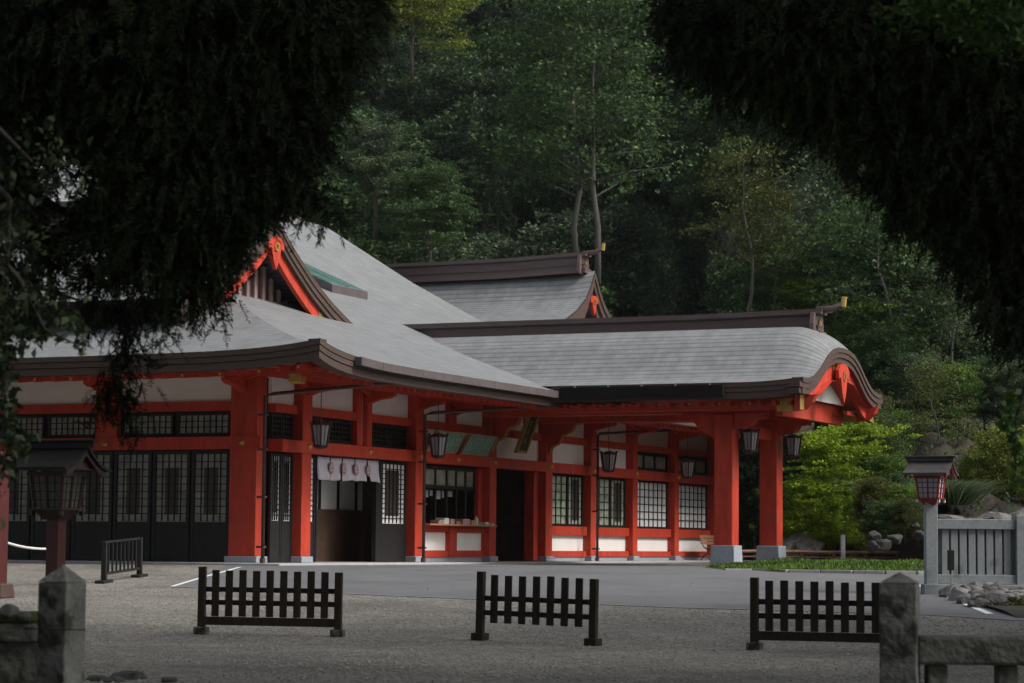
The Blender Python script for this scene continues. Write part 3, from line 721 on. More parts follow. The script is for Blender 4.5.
# ------------------------------------------------------------------ things on the hall
def hung_lantern(x,y,z,label,top):
    t=thing('hanging_lantern',label,'lantern',(x,y,z-.30),0,'white hanging lanterns under the eaves')
    f=MB(); n=6
    for zz,ra in ((0,.17),(.52,.255)):
        pts=[(math.cos(k*math.pi/3)*ra,math.sin(k*math.pi/3)*ra,zz) for k in range(7)]
        f.tube(pts,.03,5)
    for k in range(6):
        a=k*math.pi/3; f.tube([(math.cos(a)*.17,math.sin(a)*.17,0),(math.cos(a)*.255,math.sin(a)*.255,.52),(math.cos(a)*.29,math.sin(a)*.29,.60)],.026,5)
        a2=a+math.pi/6; c=math.cos(math.pi/6); f.tube([(math.cos(a2)*.17*c,math.sin(a2)*.17*c,0),(math.cos(a2)*.255*c,math.sin(a2)*.255*c,.52)],.009,4)
    f.build('frame','lantern_dark',t)
    q=MB(); vs=[(math.cos(k*math.pi/3)*ra,math.sin(k*math.pi/3)*ra,zz) for zz,ra in ((.01,.16),(.51,.245)) for k in range(6)]
    q.add(vs,[(k,(k+1)%6,6+(k+1)%6,6+k) for k in range(6)]+[tuple(range(6)),tuple(range(6,12))]).build('shade','lampglass',t)
    q=MB(); vs=[(math.cos(k*math.pi/3)*ra,math.sin(k*math.pi/3)*ra,zz) for zz,ra in ((.53,.27),(.60,.10)) for k in range(6)]
    q.add(vs,[(k,(k+1)%6,6+(k+1)%6,6+k) for k in range(6)]+[tuple(range(6)),tuple(range(6,12))]).build('lid','pipe_metal',t)
    MB().box(-.09,.09,-.09,.09,-.06,0).build('base','pipe_metal',t,bevel=.01)
    MB().tube([(0,0,.58),(0,0,top-(z-.30))],.012,5).build('hanging_rod','pipe_metal',t)
hung_lantern(1.0,.95,3.07,'hanging lantern by the cloth-curtained doorway, nearest the big corner post',4.25)
hung_lantern(1.0,7.3,3.07,'hanging lantern beside the downpipe at the green signboards',4.25)
hung_lantern(1.0,19.2,3.07,'hanging lantern beside the downpipe under the porch roof, before a white panel',4.25)
hung_lantern(1.0,26.2,3.07,'hanging lantern in front of the white latticed windows at the far end of the wall',4.25)
hung_lantern(8.0,PC-1.72+.35,3.33,'hanging lantern between the two big porch pillars',4.05)
hung_lantern(8.1,PC+1.72+.35,3.33,'hanging lantern on the outer side of the farther porch pillar',4.05)
def sign(y0,y1,label):
    t=thing('signboard',label,'signboard',(0,0,0),0,'green signboards over the counter')
    def P(y,z,o): k=(z-2.93)/.53; return (.36+.24*k+o, y+.12*k, z)
    def slab(mb,a,b,z0,z1,o0,o1): return mb.add([P(a,z0,o0),P(b,z0,o0),P(b,z1,o0),P(a,z1,o0),P(a,z0,o1),P(b,z0,o1),P(b,z1,o1),P(a,z1,o1)],[(0,3,2,1),(4,5,6,7),(0,1,5,4),(1,2,6,5),(2,3,7,6),(3,0,4,7)])
    slab(MB(),y0+.05,y1-.05,2.97,3.45,-.03,0).build('board','sign_green',t)
    f=MB(); slab(f,y0,y0+.05,2.93,3.49,-.04,.03); slab(f,y1-.05,y1,2.93,3.49,-.04,.03); slab(f,y0+.05,y1-.05,2.93,2.97,-.04,.03); slab(f,y0+.05,y1-.05,3.45,3.49,-.04,.03)
    f.build('frame','sign_frame',t)
    w=MB(); rnd=random.Random(int(y0*10))
    n=9
    for i in range(n):
        y=y1-.15-(y1-y0-.3)*i/(n-1); z=3.40
        if rnd.random()<.2: z-=.08
        while z>3.03+rnd.random()*.1:
            h=.028
            if rnd.random()<.85:
                slab(w,y-.03,y+.03,z-.006,z,.001,.004); slab(w,y-.004,y+.004,z-h,z-.007,.001,.004)
                if rnd.random()<.6: slab(w,y-.025,y+.025,z-h-.006,z-h-.001,.001,.004)
            z-=.046
    w.build('lettering','lettering',t)
sign(7.85,9.66,'green framed signboard nearer the downpipe, over the shrine counter')
sign(9.98,11.75,'green framed signboard nearer the dark entrance, over the shrine counter')
# tall name plaque over the entrance
t=thing('name_plaque','tall black plaque with carved gold frame leaning out above the dark entrance','plaque',(.52,13.65,3.10))
k=.42
def PQ(y,z,o): return (k*z/1.1+o, y, z)
def slab(mb,a,b,z0,z1,o0,o1): return mb.add([PQ(a,z0,o0),PQ(b,z0,o0),PQ(b,z1,o0),PQ(a,z1,o0),PQ(a,z0,o1),PQ(b,z0,o1),PQ(b,z1,o1),PQ(a,z1,o1)],[(0,3,2,1),(4,5,6,7),(0,1,5,4),(1,2,6,5),(2,3,7,6),(3,0,4,7)])
slab(MB(),-.28,.28,.06,1.06,-.05,0).build('board','plaque_black',t)
f=MB(); 
for i in range(14):
    z=i/14*1.14; w_=.02+.03*(i%2); slab(f,-.33-w_*.5,-.28,z,z+.085,-.06,.05); slab(f,.28,.33+w_*.5,z,z+.085,-.06,.05)
slab(f,-.27,.27,0,.07,-.06,.05); slab(f,-.27,.27,1.05,1.13,-.06,.05)
f.build('frame','gold',t)
w=MB()
for z in (.82,.58,.34):
    slab(w,-.1,.1,z+.06,z+.08,.002,.01); slab(w,-.1,.1,z-.02,z,.002,.01); slab(w,-.02,.02,z-.06,z+.1,.0105,.014)
w.build('lettering','gold',t)
# noren curtain
t=thing('door_curtain','white split cloth curtain with brown crests across the open doorway','curtain',(0.04,2.55,2.04))
for i in range(5):
    a=i*.655; pts=[]
    for v in np.linspace(0,1,9):
        row=[]
        for u in np.linspace(0,1,12):
            z=.57*(1-v); y=a+.01+.61*(u-.5)*(1-.17*v)+.305-(.10*v*(1 if i!=4 else -.3))
            row.append((.03*math.sin(u*9+i*2)*(v*.8+.2)+.10*v*v*(.4 if i%2 else .7)+ (u-.5)*.06*v, y, z-.02*math.sin(u*3.1+i)))
        pts.append(row)
    mp_=grid('cloth_panel',pts,None,'cloth',t)
    s_=mp_.modifiers.new('thick','SOLIDIFY'); s_.thickness=.006
    if i<4:
        cr=MB(); 
        P_=[(.085,a+.60-.05+.115*math.cos(q),.29+.15*math.sin(q)) for q in [k_*math.pi/8 for k_ in range(16)]]
        cr.prism(P_,(.012,0,0))
        c_=cr.build('crest','crest_brown',t)
        q=MB()
        for k_ in range(5):
            an=k_*2*math.pi/5+.3; q.prism([(.0985,a+.55+.06*math.cos(an)+.028*math.cos(b_),.30+.07*math.sin(an)+.028*math.sin(b_)) for b_ in [m_*math.pi/3 for m_ in range(6)]],(.003,0,0))
        q.build('crest_petals','cloth',c_)
MB().tube([(0,-.1,.575),(0,3.35,.575)],.018,6).build('curtain_rod','black_wood',t)
# goods on the counter
rnd=random.Random(4)
goods=[(8.9,'packet_pink',.28,.10,'pink packet'),(9.2,'packet_white',.25,.16,'white box'),(9.55,'packet_pink',.3,.14,'pink stack'),(9.95,'packet_orange',.25,.08,'orange tray'),(10.45,'packet_pink',.34,.15,'mauve packet'),(10.9,'packet_orange',.4,.12,'orange box'),(11.35,'packet_white',.12,.26,'white upright bottle'),(11.8,'packet_white',.2,.08,'small white packet'),(12.2,'packet_white',.14,.05,'flat white card')]
for i,(y,m_,w_,h_,nm) in enumerate(goods):
    mb=MB()
    if 'bottle' in nm: mb.tube([(0,0,0),(0,0,h_*.65),(0,0,h_*.8),(0,0,h_)],[w_/2,w_/2,w_/5,w_/5],8)
    else:
        for j in range(3): 
            R_=Matrix.Rotation(rnd.uniform(-.2,.2),4,'Z'); mb.box(-.14,.14,-w_/2,w_/2,h_*j/3+.001,h_*(j+1)/3-.001,R_)
    o=mb.build('bottle' if 'bottle' in nm else 'charm_packet',m_,bevel=.006); o.location=(.22,y,1.021)
    pos=['at the downpipe end','second from the downpipe','third from the downpipe','between the pink and mauve packets','left of the orange box','right of the mauve packet','right of the orange box','right of the bottle','at the entrance end'][i]
    tag(o,nm+' lying on the wooden counter shelf, '+pos if 'bottle' not in nm else nm+' standing on the wooden counter shelf','bottle' if 'bottle' in nm else 'packet')

# bench
t=thing('park_bench','wooden slatted bench with cast iron legs against the wall beside the near porch pillar','bench',(.62,28.4,0))
for i,x in enumerate((.18,.29,.40)): pass
mb=MB()
for k_ in range(4): mb.box(.16+k_*.11,.25+k_*.11,-.0,1.45,.42,.45)
mb.build('seat','bench_wood',t)
mb=MB()
for k_ in range(3): mb.box(.06-k_*.03,.09-k_*.03,0,1.45,.55+k_*.11,.64+k_*.11)
mb.build('backrest','bench_wood',t)
for y in (.12,1.33):
    mb=MB().tube([(.62,y,.0),(.5,y,.15),(.30,y,.24),(.22,y,.41),(.58,y,.41)],.02,6); mb.tube([(.02,y,0),(.18,y,.2),(.32,y,.24)],.02,6); mb.tube([(.2,y,.40),(.10,y,.5),(.0,y,.86)],.018,6); mb.build('leg','cast_iron',t)

n=500; dd_=RNG.uniform(22,50,n); rr_=RNG.uniform(-.23,.23,n)*dd_; P=np.array([tuple(G(a,b,gz(b)+.025)) for a,b in zip(rr_,dd_)])
leafmat('dry_leaf',(.12,.07,.03)); 
def flat_leaves(P,size):
    n=len(P); a=RNG.uniform(0,6.28,n); A_=np.stack([np.cos(a),np.sin(a),RNG.normal(size=n)*.2],1); B_=np.stack([-np.sin(a),np.cos(a),RNG.normal(size=n)*.2],1); s_=size*RNG.uniform(.6,1.3,(n,1)); return np.stack([P-A_*s_,P-B_*s_*.5,P+A_*s_,P+B_*s_*.5],1)
tag(quads('fallen_leaves',flat_leaves(P,.022),'dry_leaf'),'dry brown leaves scattered over the gravel and road','leaves',None,'stuff')
# ------------------------------------------------------------------ picket barriers
def yaw_of(p,q): v=q-p; return math.atan2(v.y,v.x)
def barrier(pxl,pyl,pxr,pyr,n,label,kind):
    r0,d0=gp(pxl,pyl); r1,d1=gp(pxr,pyr)
    a=G(r0,d0,gz(d0)); b=G(r1,d1,gz(d1)); L=(b-a).length
    t=thing('picket_barrier',label,'barrier',a,0,'dark picket barriers on the gravel')
    t.rotation_euler=((b-a).to_track_quat('X','Z')).to_euler()
    bl=.10
    for x in (.06,L-.06):
        MB().box(x-.09,x+.09,-.10,.10,0,bl).build('foot_block','old_stone' if kind!='mid' else 'fence_wood',t,bevel=.01)
        MB().box(x-.05,x+.05,-.045,.045,bl,.93 if x<.1 else .88).build('end_post','fence_wood',t,bevel=.006)
    z0=.24 if kind=='mid' else .13
    step=(L-.12)/(n-1)
    for i in range(1,n-1):
        x=.06+step*i; e=random.uniform(-.008,.008)
        MB().box(x-.05,x+.05,-.03,.008,z0 if kind=='mid' else .25,.89+e).build('picket','fence_wood',t,bevel=.005)
    zs=(.62,.44) if kind!='mid' else (.57,.375)
    for z in zs: MB().box(.11,L-.11,-.012+.021,.035,z-.035,z+.035).build('rail','fence_wood',t)
    if kind!='mid': MB().box(.11,L-.11,-.035,.02,.13,.245).build('bottom_board','fence_wood',t,bevel=.004)
    if kind!='mid':
        pass
barrier(197,634,342,637,11,'long picket barrier in front of the corner post, with ten gaps and a bottom board','left')
barrier(476,640,597,646,9,'short picket barrier in the middle of the gravel without a bottom board','mid')
barrier(750,650,912,654,11,'picket barrier partly hidden by the granite gatepost','right')

# small black railing barrier near the wall
r0,d0=gp(104,583); r1,d1=gp(137,577)
a=G(r0,d0,gz(d0)); b=G(r1+.05,d1,gz(d1)); L=(b-a).length
t=thing('metal_barrier','small black barrier of thin upright bars standing before the left wing','barrier',a); t.rotation_euler=((b-a).to_track_quat('X','Z')).to_euler()
perp=1
for x in (0,L):
    MB().box(x-.30,x+.30,-.10,.10,0,.06).build('foot','black_wood',t,bevel=.02)
    MB().box(x-.05,x+.05,-.05,.05,.06,.80).build('end_post','black_wood',t,bevel=.01)
MB().box(.05,L-.05,-.03,.03,.76,.80).build('rail','black_wood',t); MB().box(.05,L-.05,-.03,.03,.15,.20).build('rail','black_wood',t)
n=9
for i in range(1,n): MB().box(L*i/n-.02,L*i/n+.02,-.015,.015,.20,.76).build('bar','black_wood',t)

# ------------------------------------------------------------------ red lanterns
def lantern_head(t, z, s=1.0, roofm='ridge_metal', glass='lampglass', redm='lantern_red'):
    """box lantern with gabled copper roof; base at z"""
    MB().frustum((0,0,z),.30*s,.52*s,.16*s).build('bracket_base',redm,t,bevel=.01*s)
    f=MB(); h=.50*s; w0=.24*s; w1=.29*s; z0=z+.17*s
    f.box(-.30*s,.30*s,-.30*s,.30*s,z+.145*s,z0)
    for a in (-1,1):
        for b in (-1,1): f.tube([(a*w0,b*w0,z0),(a*w1,b*w1,z0+h)],.03*s,4)
    f.box(-w1-.04*s,w1+.04*s,-w1-.04*s,w1+.04*s,z0+h-.02*s,z0+h+.05*s)
    for a in (-1,1): f.tube([(0,a*w0,z0),(0,a*w1,z0+h)],.02*s,4); f.tube([(a*w0,0,z0),(a*w1,0,z0+h)],.02*s,4)
    f.build('frame',redm,t)
    q=MB().frustum((0,0,z0+.005),2*w0-.03*s,2*w1-.03*s,h-.03*s); sh=q.build('shade',glass,t)
    q=MB()
    for k_ in range(1,4):
        zz=z0+h*k_/4; ww=w0+(w1-w0)*k_/4-.006*s; 
        for (A0,A1,B0,B1) in ((-ww,ww,-ww-.006,-ww+.004),(-ww,ww,ww-.004,ww+.006),(-ww-.006,-ww+.004,-ww,ww),(ww-.004,ww+.006,-ww,ww)): q.box(A0,A1,B0,B1,zz-.008*s,zz+.008*s)
    for k_ in (-.5,.5):
        for a in (-1,1): q.tube([(k_*w0,a*(w0-.01),z0),(k_*w1,a*(w1-.01),z0+h)],.009*s,4); q.tube([(a*(w0-.01),k_*w0,z0),(a*(w1-.01),k_*w1,z0+h)],.009*s,4)
    q.build('lattice','black_wood',sh)
    for a in (-1,1):
        for b in (-1,1): MB().box(a*.27*s-.03*s,a*.27*s+.03*s,b*.27*s-.03*s,b*.27*s+.03*s,z+.06*s,z+.13*s).build('corner_cap','pole_white' if redm=='lantern_red' else redm,t)
    zr=z0+h+.05*s
    prof=lambda d: zr + s*float(np.interp(abs(d)/s,[0,.12,.3,.5,.62],[.40,.30,.17,.08,.08]))-.02*s
    ds_=np.linspace(-.62*s,.62*s,25)
    roof=MB().strip([(-.56*s,d,prof(d)) for d in ds_],[(-.56*s,d,prof(d)-.045*s) for d in ds_],(1.12*s,0,0)).build('roof',roofm,t,smooth=False)
    for x in (-.52*s,.48*s): MB().strip([(x,d,prof(d)-.047*s) for d in ds_[2:-2]],[(x,d,prof(d)-.13*s) for d in ds_[2:-2]],(.04*s,0,0)).build('bargeboard',redm,roof)
    MB().prism([(-.45*s,d,prof(d)-.06*s) for d in ds_[4:-4]],(.9*s,0,0)).build('gable_fill',redm,roof)
    MB().box(-.60*s,.60*s,-.07*s,.07*s,zr+.35*s,zr+.45*s).build('ridge',roofm,roof,bevel=.01*s)
    MB().box(-.66*s,.66*s,-.10*s,.10*s,zr+.452*s,zr+.49*s).build('ridge_cap',roofm,roof,bevel=.01*s)
# left lantern on its red post
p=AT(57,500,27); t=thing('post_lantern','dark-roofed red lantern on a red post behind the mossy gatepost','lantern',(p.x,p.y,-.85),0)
MB().box(-.08,.08,-.08,.08,0,1.58).build('post','lantern_shaded_red',t,bevel=.01)
lantern_head(t,1.56,.74,'lantern_roof_shaded','lantern_pane_shaded','lantern_dark')
# second red post at the picture's edge
r0,d0=gp(1,598); p=G(r0-.05,d0,gz(d0)); t=thing('red_post','red wooden post on a dark foot at the left edge, white rope tied to it','post',p)
MB().box(-.14,.08,-.14,.14,.2,2.5).build('shaft','lantern_shaded_red',t,bevel=.015); MB().frustum((0,0,0),.42,.36,.25).build('foot','pipe_metal',t,bevel=.02)
a_=Vector(p)+Vector((0,-.1,1.0)); b_=AT(50,549,45.5)
mb=MB().tube([a_.lerp(b_,u)+Vector((0,0,-.05*math.sin(u*math.pi))) for u in np.linspace(0,1,12)],.025,6)
tag(mb.build('rope','rope',smooth=True),'white rope sagging between the red post and the left lantern post','rope')
# another slim post the rope ends on
t=MB().tube([G(*[(b_-Vector((CAM.x,CAM.y,0))).dot(v) for v in (hR,hF)],gz(45.5)), b_+Vector((0,0,.1))],.05,8).build('stanchion','black_wood'); tag(t,'short dark stanchion holding the far end of the white rope','stanchion')

# ------------------------------------------------------------------ granite fence on the right, with lantern
DG=45.0
def GP(px,py,d=DG): return AT(px,py,d)
t0=GP(925,588); zb=t0.z-.35
qv=t0-Vector((CAM.x,CAM.y,0)); rg=qv.dot(hR)
fence=thing('granite_fence','grey granite fence of square pales on the stone bank','fence',G(rg,DG,0),math.atan2(hR.y,hR.x)+.0)
PX=DG/2400
ztop=GP(950,519).z; zbt=GP(950,583).z
MB().box(0,12*PX,-.12,.12,zb,GP(930,502).z).build('post','granite',fence,bevel=.012)
MB().box(90*PX,104*PX,-.14,.14,zb,GP(1015,515).z+.0).build('post','granite',fence,bevel=.012)
MB().box(12*PX,90*PX,-.10,.10,ztop-.19,ztop).build('top_rail','granite',fence,bevel=.012)
MB().box(12*PX,90*PX,-.10,.10,zbt-.02,zbt+.16).build('bottom_rail','granite',fence,bevel=.012)
MB().box(-.05,110*PX,-.2,.2,zb-.1,zbt-.022).build('base_slab','granite',fence,bevel=.012)
MB().box(12*PX,90*PX,.055,.095,zbt+.16,ztop-.19).build('back_panel','granite',fence)
MB().box(104*PX,200*PX,.055,.095,zbt+.16,ztop-.19).build('back_panel','granite',fence)
n=8
for i in range(n):
    x=12*PX+.07+(78*PX-.14)*(i+.5)/n; MB().box(x-.065,x+.065,-.05,.05,zbt+.16,ztop-.19).build('pale','granite',fence,bevel=.008)
MB().box(104*PX,200*PX,-.10,.10,ztop-.19,ztop).build('top_rail','granite',fence); MB().box(104*PX,200*PX,-.1,.1,zbt-.02,zbt+.16).build('bottom_rail','granite',fence)
for i in range(9):
    x=104*PX+.1+.2*i; MB().box(x-.065,x+.065,-.05,.05,zbt+.16,ztop-.19).build('pale','granite',fence,bevel=.008)
# lamp switch plate on a thin pole
pl=thing('marker_pole','thin grey pole with a black box in front of the granite fence','pole',G(rg+23*PX,DG-.35,zb),math.atan2(hR.y,hR.x))
MB().tube([(0,0,-.2),(0,0,GP(946,560).z-zb)],.014,6).build('pole','granite',pl)
MB().box(-.07,.05,-.04,.04,GP(946,570).z-zb,GP(946,550).z-zb).build('box','black_wood',pl,bevel=.008)
p=G(rg+6*PX,DG,GP(931,504).z)
t=thing('box_lantern','red box lantern with brown gabled roof on top of the granite fence post','lantern',p,0)
lantern_head(t,-.02,.76,'lantern_roof','cloth')

# ------------------------------------------------------------------ rocks
def rock(c, sx,sy,sz, label, m='rock', group='boulders of the stone bank', seed=0, name='boulder', cat='rock'):
    rn=np.random.default_rng(seed); bm=bmesh.new(); bmesh.ops.create_icosphere(bm, subdivisions=3, radius=1)
    K=rn.normal(size=(13,3)); K/=np.linalg.norm(K,axis=1,keepdims=True); hh=rn.uniform(.62,.95,13)
    for v in bm.verts:
        u=np.array(v.co); dt=K@u; rad=min([1.05]+[hh[i]/dt[i] for i in range(13) if dt[i]>.2]); rad*=1+.02*math.sin(u[0]*9+seed)*math.sin(u[1]*8+u[2]*7)
        v.co=Vector((u[0]*rad*sx,u[1]*rad*sy,u[2]*rad*sz))
    me=bpy.data.meshes.new(name); bm.to_mesh(me); bm.free(); me.materials.append(M[m])
    o=bpy.data.objects.new(name,me); link(o); o.location=c; o.rotation_euler=(0,0,rn.uniform(0,6.3))
    return tag(o,label,cat,group)
sd_=100
# bank of stones below the granite fence, its foot running diagonally along the painted line
FP=[gp(922,588),gp(950,598),gp(992,617),gp(1024,619)]
def foot(r): return float(np.interp(r,[p[0] for p in FP],[p[1] for p in FP]))+.12
def bank(r,d): return gz(d)+max(0,min(.05,(d-foot(r))*.06))
def bp_(px,py,d0=41.,d1=46.5):
    for d in np.linspace(d0,d1,300):
        p=AT(px,py,d); q=p-Vector((CAM.x,CAM.y,0))
        if p.z<=bank(q.dot(hR),d): return p
    return AT(px,py,45)
mbk=[[G(r,foot(r)+t,bank(r,foot(r)+t)+.01) for t in (0,.25,.5,1,2,3.5,6)] for r in np.linspace(FP[0][0],FP[0][0]+6,20)]
tag(grid('earth_bank',mbk,None,'earth_bank'),kind='structure')
big=[(963,600,.40,'rock','pale flat boulder at the left end of the stone bank'),(993,605,.36,'rock_dark','dark squarish boulder beside the pale flat one'),(1018,600,.44,'rock','wide pale boulder at the right end under the granite fence')]
rnd=random.Random(9)
for x,y_,s,m_,lb in big:
    sd_+=1; rock(bp_(x,y_)+Vector((0,0,.03)),s,s*.6,s*.5,lb,m_,None,sd_)
for i in range(190):
    y_=rnd.uniform(589,617); x=rnd.uniform(932+max(0,(y_-590))*2.3,1050)
    if any(abs(x-b_[0])<9 and abs(y_-b_[1])<3.5 for b_ in big): continue
    s=rnd.uniform(.08,.22); sd_+=1
    rock(bp_(x,y_)+Vector((0,0,s*.25)),s*1.25,s,s*.85,'small rough stone packed into the bank under the granite fence',rnd.choice(['rock','rock_dark','rock_dark']),'small stones of the bank',sd_,'bank_stone','stone')
# moss shrub at the bank's right end
def leafquads(cs, ns, size, up=.5, aspect=.6, rng=RNG):
    """cs (k,3) centres -> leaf rhombs"""
    n=len(cs); nrm=rng.normal(size=(n,3)); nrm[:,2]=np.abs(nrm[:,2])+up; nrm/=np.linalg.norm(nrm,axis=1,keepdims=True)
    a=rng.normal(size=(n,3)); a-=nrm*(a*nrm).sum(1,keepdims=True); a/=np.linalg.norm(a,axis=1,keepdims=True); b=np.cross(nrm,a)
    s=size*rng.uniform(.6,1.3,size=(n,1)); 
    bend=nrm*s*.18
    return np.stack([cs-a*s/2-bend, cs-b*s*aspect/2, cs+a*s/2-bend, cs+b*s*aspect/2],axis=1)
def ball(n, c, rad, rng=RNG, shell=.5):
    v=rng.normal(size=(n,3)); v/=np.linalg.norm(v,axis=1,keepdims=True); r=rng.uniform(shell,1,size=(n,1))**(1/2)
    return np.array(c)+v*r*np.array(rad)
p=bp_(1014,609); t=thing('low_shrub','mossy yellow-green mound growing on the stones at the right edge','shrub',p)
quads('foliage',leafquads(ball(3500,(0,0,0),(.55,.4,.26)),0,.05),'leaf_moss',t)
MB().tube([(0,0,-.3),(0.02,0,.1)],[.05,.02],6).build('stem','bark',t)

# boulder wall behind the granite fence
for i,(x,y,s,m_,lb) in enumerate([(1002,527,.62,'rock_dark','rounded dark boulder above the granite fence rail'),(975,529,.5,'rock_dark','greyish boulder seen just over the granite fence'),(1030,529,.7,'rock_dark','broad boulder above the fence at the right edge'),(950,524,.42,'rock_dark','dark boulder right of the red box lantern')]):
    sd_+=1; rock(AT(x,y,62),s*1.2,s,s*.75,lb,m_,None,sd_)
for i in range(16):
    x=random.uniform(862,1045); y=549-24*random.random()**1.6; sd_+=1; s=random.uniform(.09,.26)
    d_=64-(y-512)*.05
    rock(AT(x,y,d_),s*1.2,s,s*.8,'rough grey stone in the retaining wall beyond the fence','wall_rock','stones of the retaining wall',sd_,'wall_stone','stone')
w=[]
for r in np.linspace(11.1,36,70):
    k_=sstep(11.2,11.6,r); w.append([G(r,d+.3*math.sin(r*2.1),(z+.25*math.sin(r*1.7+d)+.18*math.sin(r*4.3-d*1.3)+.12*math.sin(r*9.1+d*3)) *k_-.1) for d,z in ((63.6,-.1),(64.4,.6),(65.2,1.1),(68,1.8),(72,2.3),(76,2.5),(76.6,3.1),(77.4,3.7),(79,4.0),(88,5.0),(92,6.0))])
tag(grid('terraced_bank',w,None,'earth_bank'),kind='structure')
p=AT(797,548,71); rock(p+Vector((0,0,-.15)),.8,.6,.6,'large pale pointed rock behind the far porch pillar','rock',None,500)
rock(AT(812,549,70.6),.5,.4,.35,'smaller pale rock beside the large pointed one','rock',None,501)

# ------------------------------------------------------------------ low rail, white post, grass bed
a=AT(738,552.5,69.5); b=AT(930,554,69.5)
rf=thing('low_rail_fence','low brown wooden rail running behind the grass bed','fence',a); rf.rotation_euler=((b-a).to_track_quat('X','Z')).to_euler(); L=(b-a).length
n=7
for i in range(n): 
    x=L*i/(n-1); MB().box(x-.04,x+.04,-.04,.04,-.45,.06).build('post','rail_wood',rf)
for i in range(n-1): 
    e=random.uniform(-.02,.02); MB().tube([(L*i/(n-1),-.02,.03),(L*(i+1)/(n-1),-.02,.03+e)],.055,6).build('rail','rail_wood',rf); MB().tube([(L*i/(n-1),-.02,-.12),(L*(i+1)/(n-1),-.02,-.12+e)],.03,6).build('rail','rail_wood',rf)
p=AT(843,552,66); o=thing('white_post','slim white post standing in the grass bed','post',(p.x,p.y,0)); MB().tube([(0,0,-.1),(0,0,p.z+.42)],.065,10).build('shaft','pole_white',o,smooth=True); MB().tube([(0,0,p.z+.42),(0,0,p.z+.47)],[.075,.05],10).build('cap','pole_white',o)
# grass bed
r0=gp(706,571)[0]+.75; 
def bed_d(r): return 53.0+.25*math.sin(r*1.3)+ (1.2 if r<r0+.6 else 0) + (1.4 if r>15 else 0)
rows=[]
for r in np.linspace(r0-.3,19.6,40):
    dn=bed_d(r); k_=sstep(r0-.3,r0+1.5,r); rows.append([G(r,dn+u*(60.5-dn),gz(54)+.01+(.16*k_)*math.sin(min(1,u*3)*math.pi/2)) for u in np.linspace(0,1,12)])
tag(grid('grass_bed_soil',rows,None,'moss'),kind='structure')
n=26000
rr=RNG.uniform(r0-.2,19.6,n); uu=RNG.uniform(0,1,n)**1.5
base=np.array([ (lambda dn: tuple(G(r,dn+u*(60.3-dn),gz(54)+.01+.16*sstep(r0-.3,r0+1.5,r)*math.sin(min(1,u*3)*math.pi/2))))(bed_d(r)) for r,u in zip(rr,uu)])
h=RNG.uniform(.035,.11,(n,1))*(.6+.6*(np.sin(rr*2.1)*np.cos(uu*9+rr))[:,None]**2); lean=RNG.normal(size=(n,3))*np.array([.4,.4,0]); wv=RNG.normal(size=(n,3)); wv[:,2]=0; wv/=np.linalg.norm(wv,axis=1,keepdims=True); wv*=.012
tip=base+(np.array([0,0,1])+lean)*h
o=quads('grass',np.stack([base-wv*1.4,base+wv*1.4,tip+wv*.6,tip-wv*.6],1),'leaf_grass'); tag(o,'bright green grass covering the bed before the porch','grass',None,'stuff')
kb=thing('bed_kerb','low stone edging along the near side of the grass bed','kerb'); 
rv=list(np.linspace(r0-.3,15.0,16))
for a_r,b_r in zip(rv[:-1],rv[1:]):
    a=G(a_r,bed_d(a_r)-.12,gz(53)); b=G(b_r-.03,bed_d(b_r)-.12,gz(53)); yw=math.atan2(b.y-a.y,b.x-a.x); Mx=Matrix.Translation(a)@Matrix.Rotation(yw,4,'Z')
    MB().box(0,(b-a).length,-.08,.08,-.05,.07,Mx).build('edging_stone','kerb',kb,bevel=.01)

# ------------------------------------------------------------------ near gateposts and walls
def gatepost(px0,px1,ptop,pshoulder,d,label,rz=0.0):
    w_=(px1-px0)/2400*d; c=AT((px0+px1)/2,ptop,d); sh=AT((px0+px1)/2,pshoulder,d).z
    t=thing('gatepost',label,'gatepost',(c.x,c.y,-.9),math.atan2(hR.y,hR.x)+rz)
    k_=w_/(math.cos(abs(rz))+math.sin(abs(rz)))
    H_=sh+.9; mb=MB().box(-k_/2,k_/2,-k_/2,k_/2,0,H_)
    bm_=mb.build('shaft','old_stone',t,bevel=.012)
    MB().add([(-k_/2,-k_/2,H_+.002),(k_/2,-k_/2,H_+.002),(k_/2,k_/2,H_+.002),(-k_/2,k_/2,H_+.002),(0,0,c.z+.9)],[(0,1,4),(1,2,4),(2,3,4),(3,0,4),(3,2,1,0)]).build('pointed_cap','old_stone',t)
    return t,k_,c
gl,kl,cl=gatepost(40,86,564,582,15,'mossy old stone gatepost with pointed top, at the left edge of the gravel',-.45)
gr,kr,cr_=gatepost(877,922,572,583,14.5,'stained granite gatepost with pointed top, at the right edge of the gravel',-.25)
# right wall beside the post
a=AT(915,634,14.4); b=AT(1060,640,14.2); 
def wallpiece(name,label,px0,px1,pyt,pyb,d,th,m,cat='wall'):
    a=AT(px0,pyt,d); b=AT(px1,pyt,d); zt=a.z; zb_=AT(px0,pyb,d).z
    t=thing(name,label,cat,(a.x,a.y,-.9),math.atan2(hR.y,hR.x)); L=(b-a).dot(hR); return t,L,zt+.9,zb_+.9,th,m
t,L,zt,zb_,th,m_=wallpiece('stone_railing','old granite railing with thick top beam running right from the gatepost',914,1075,635,664,14.5,.22,'old_stone')
MB().box(0,L,-.11,.11,zb_,zt).build('top_beam','old_stone_dark',t,bevel=.02)
for x in (.13,.55,.97): MB().box(x*1.0-.06,x+.06,-.07,.07,0,zb_-.002).build('baluster','old_stone_dark',t,bevel=.01)
t,L,zt,zb_,th,m_=wallpiece('stone_railing','old stone railing with mossy top running left from the gatepost',-60,40,622,641,15,.22,'old_stone')
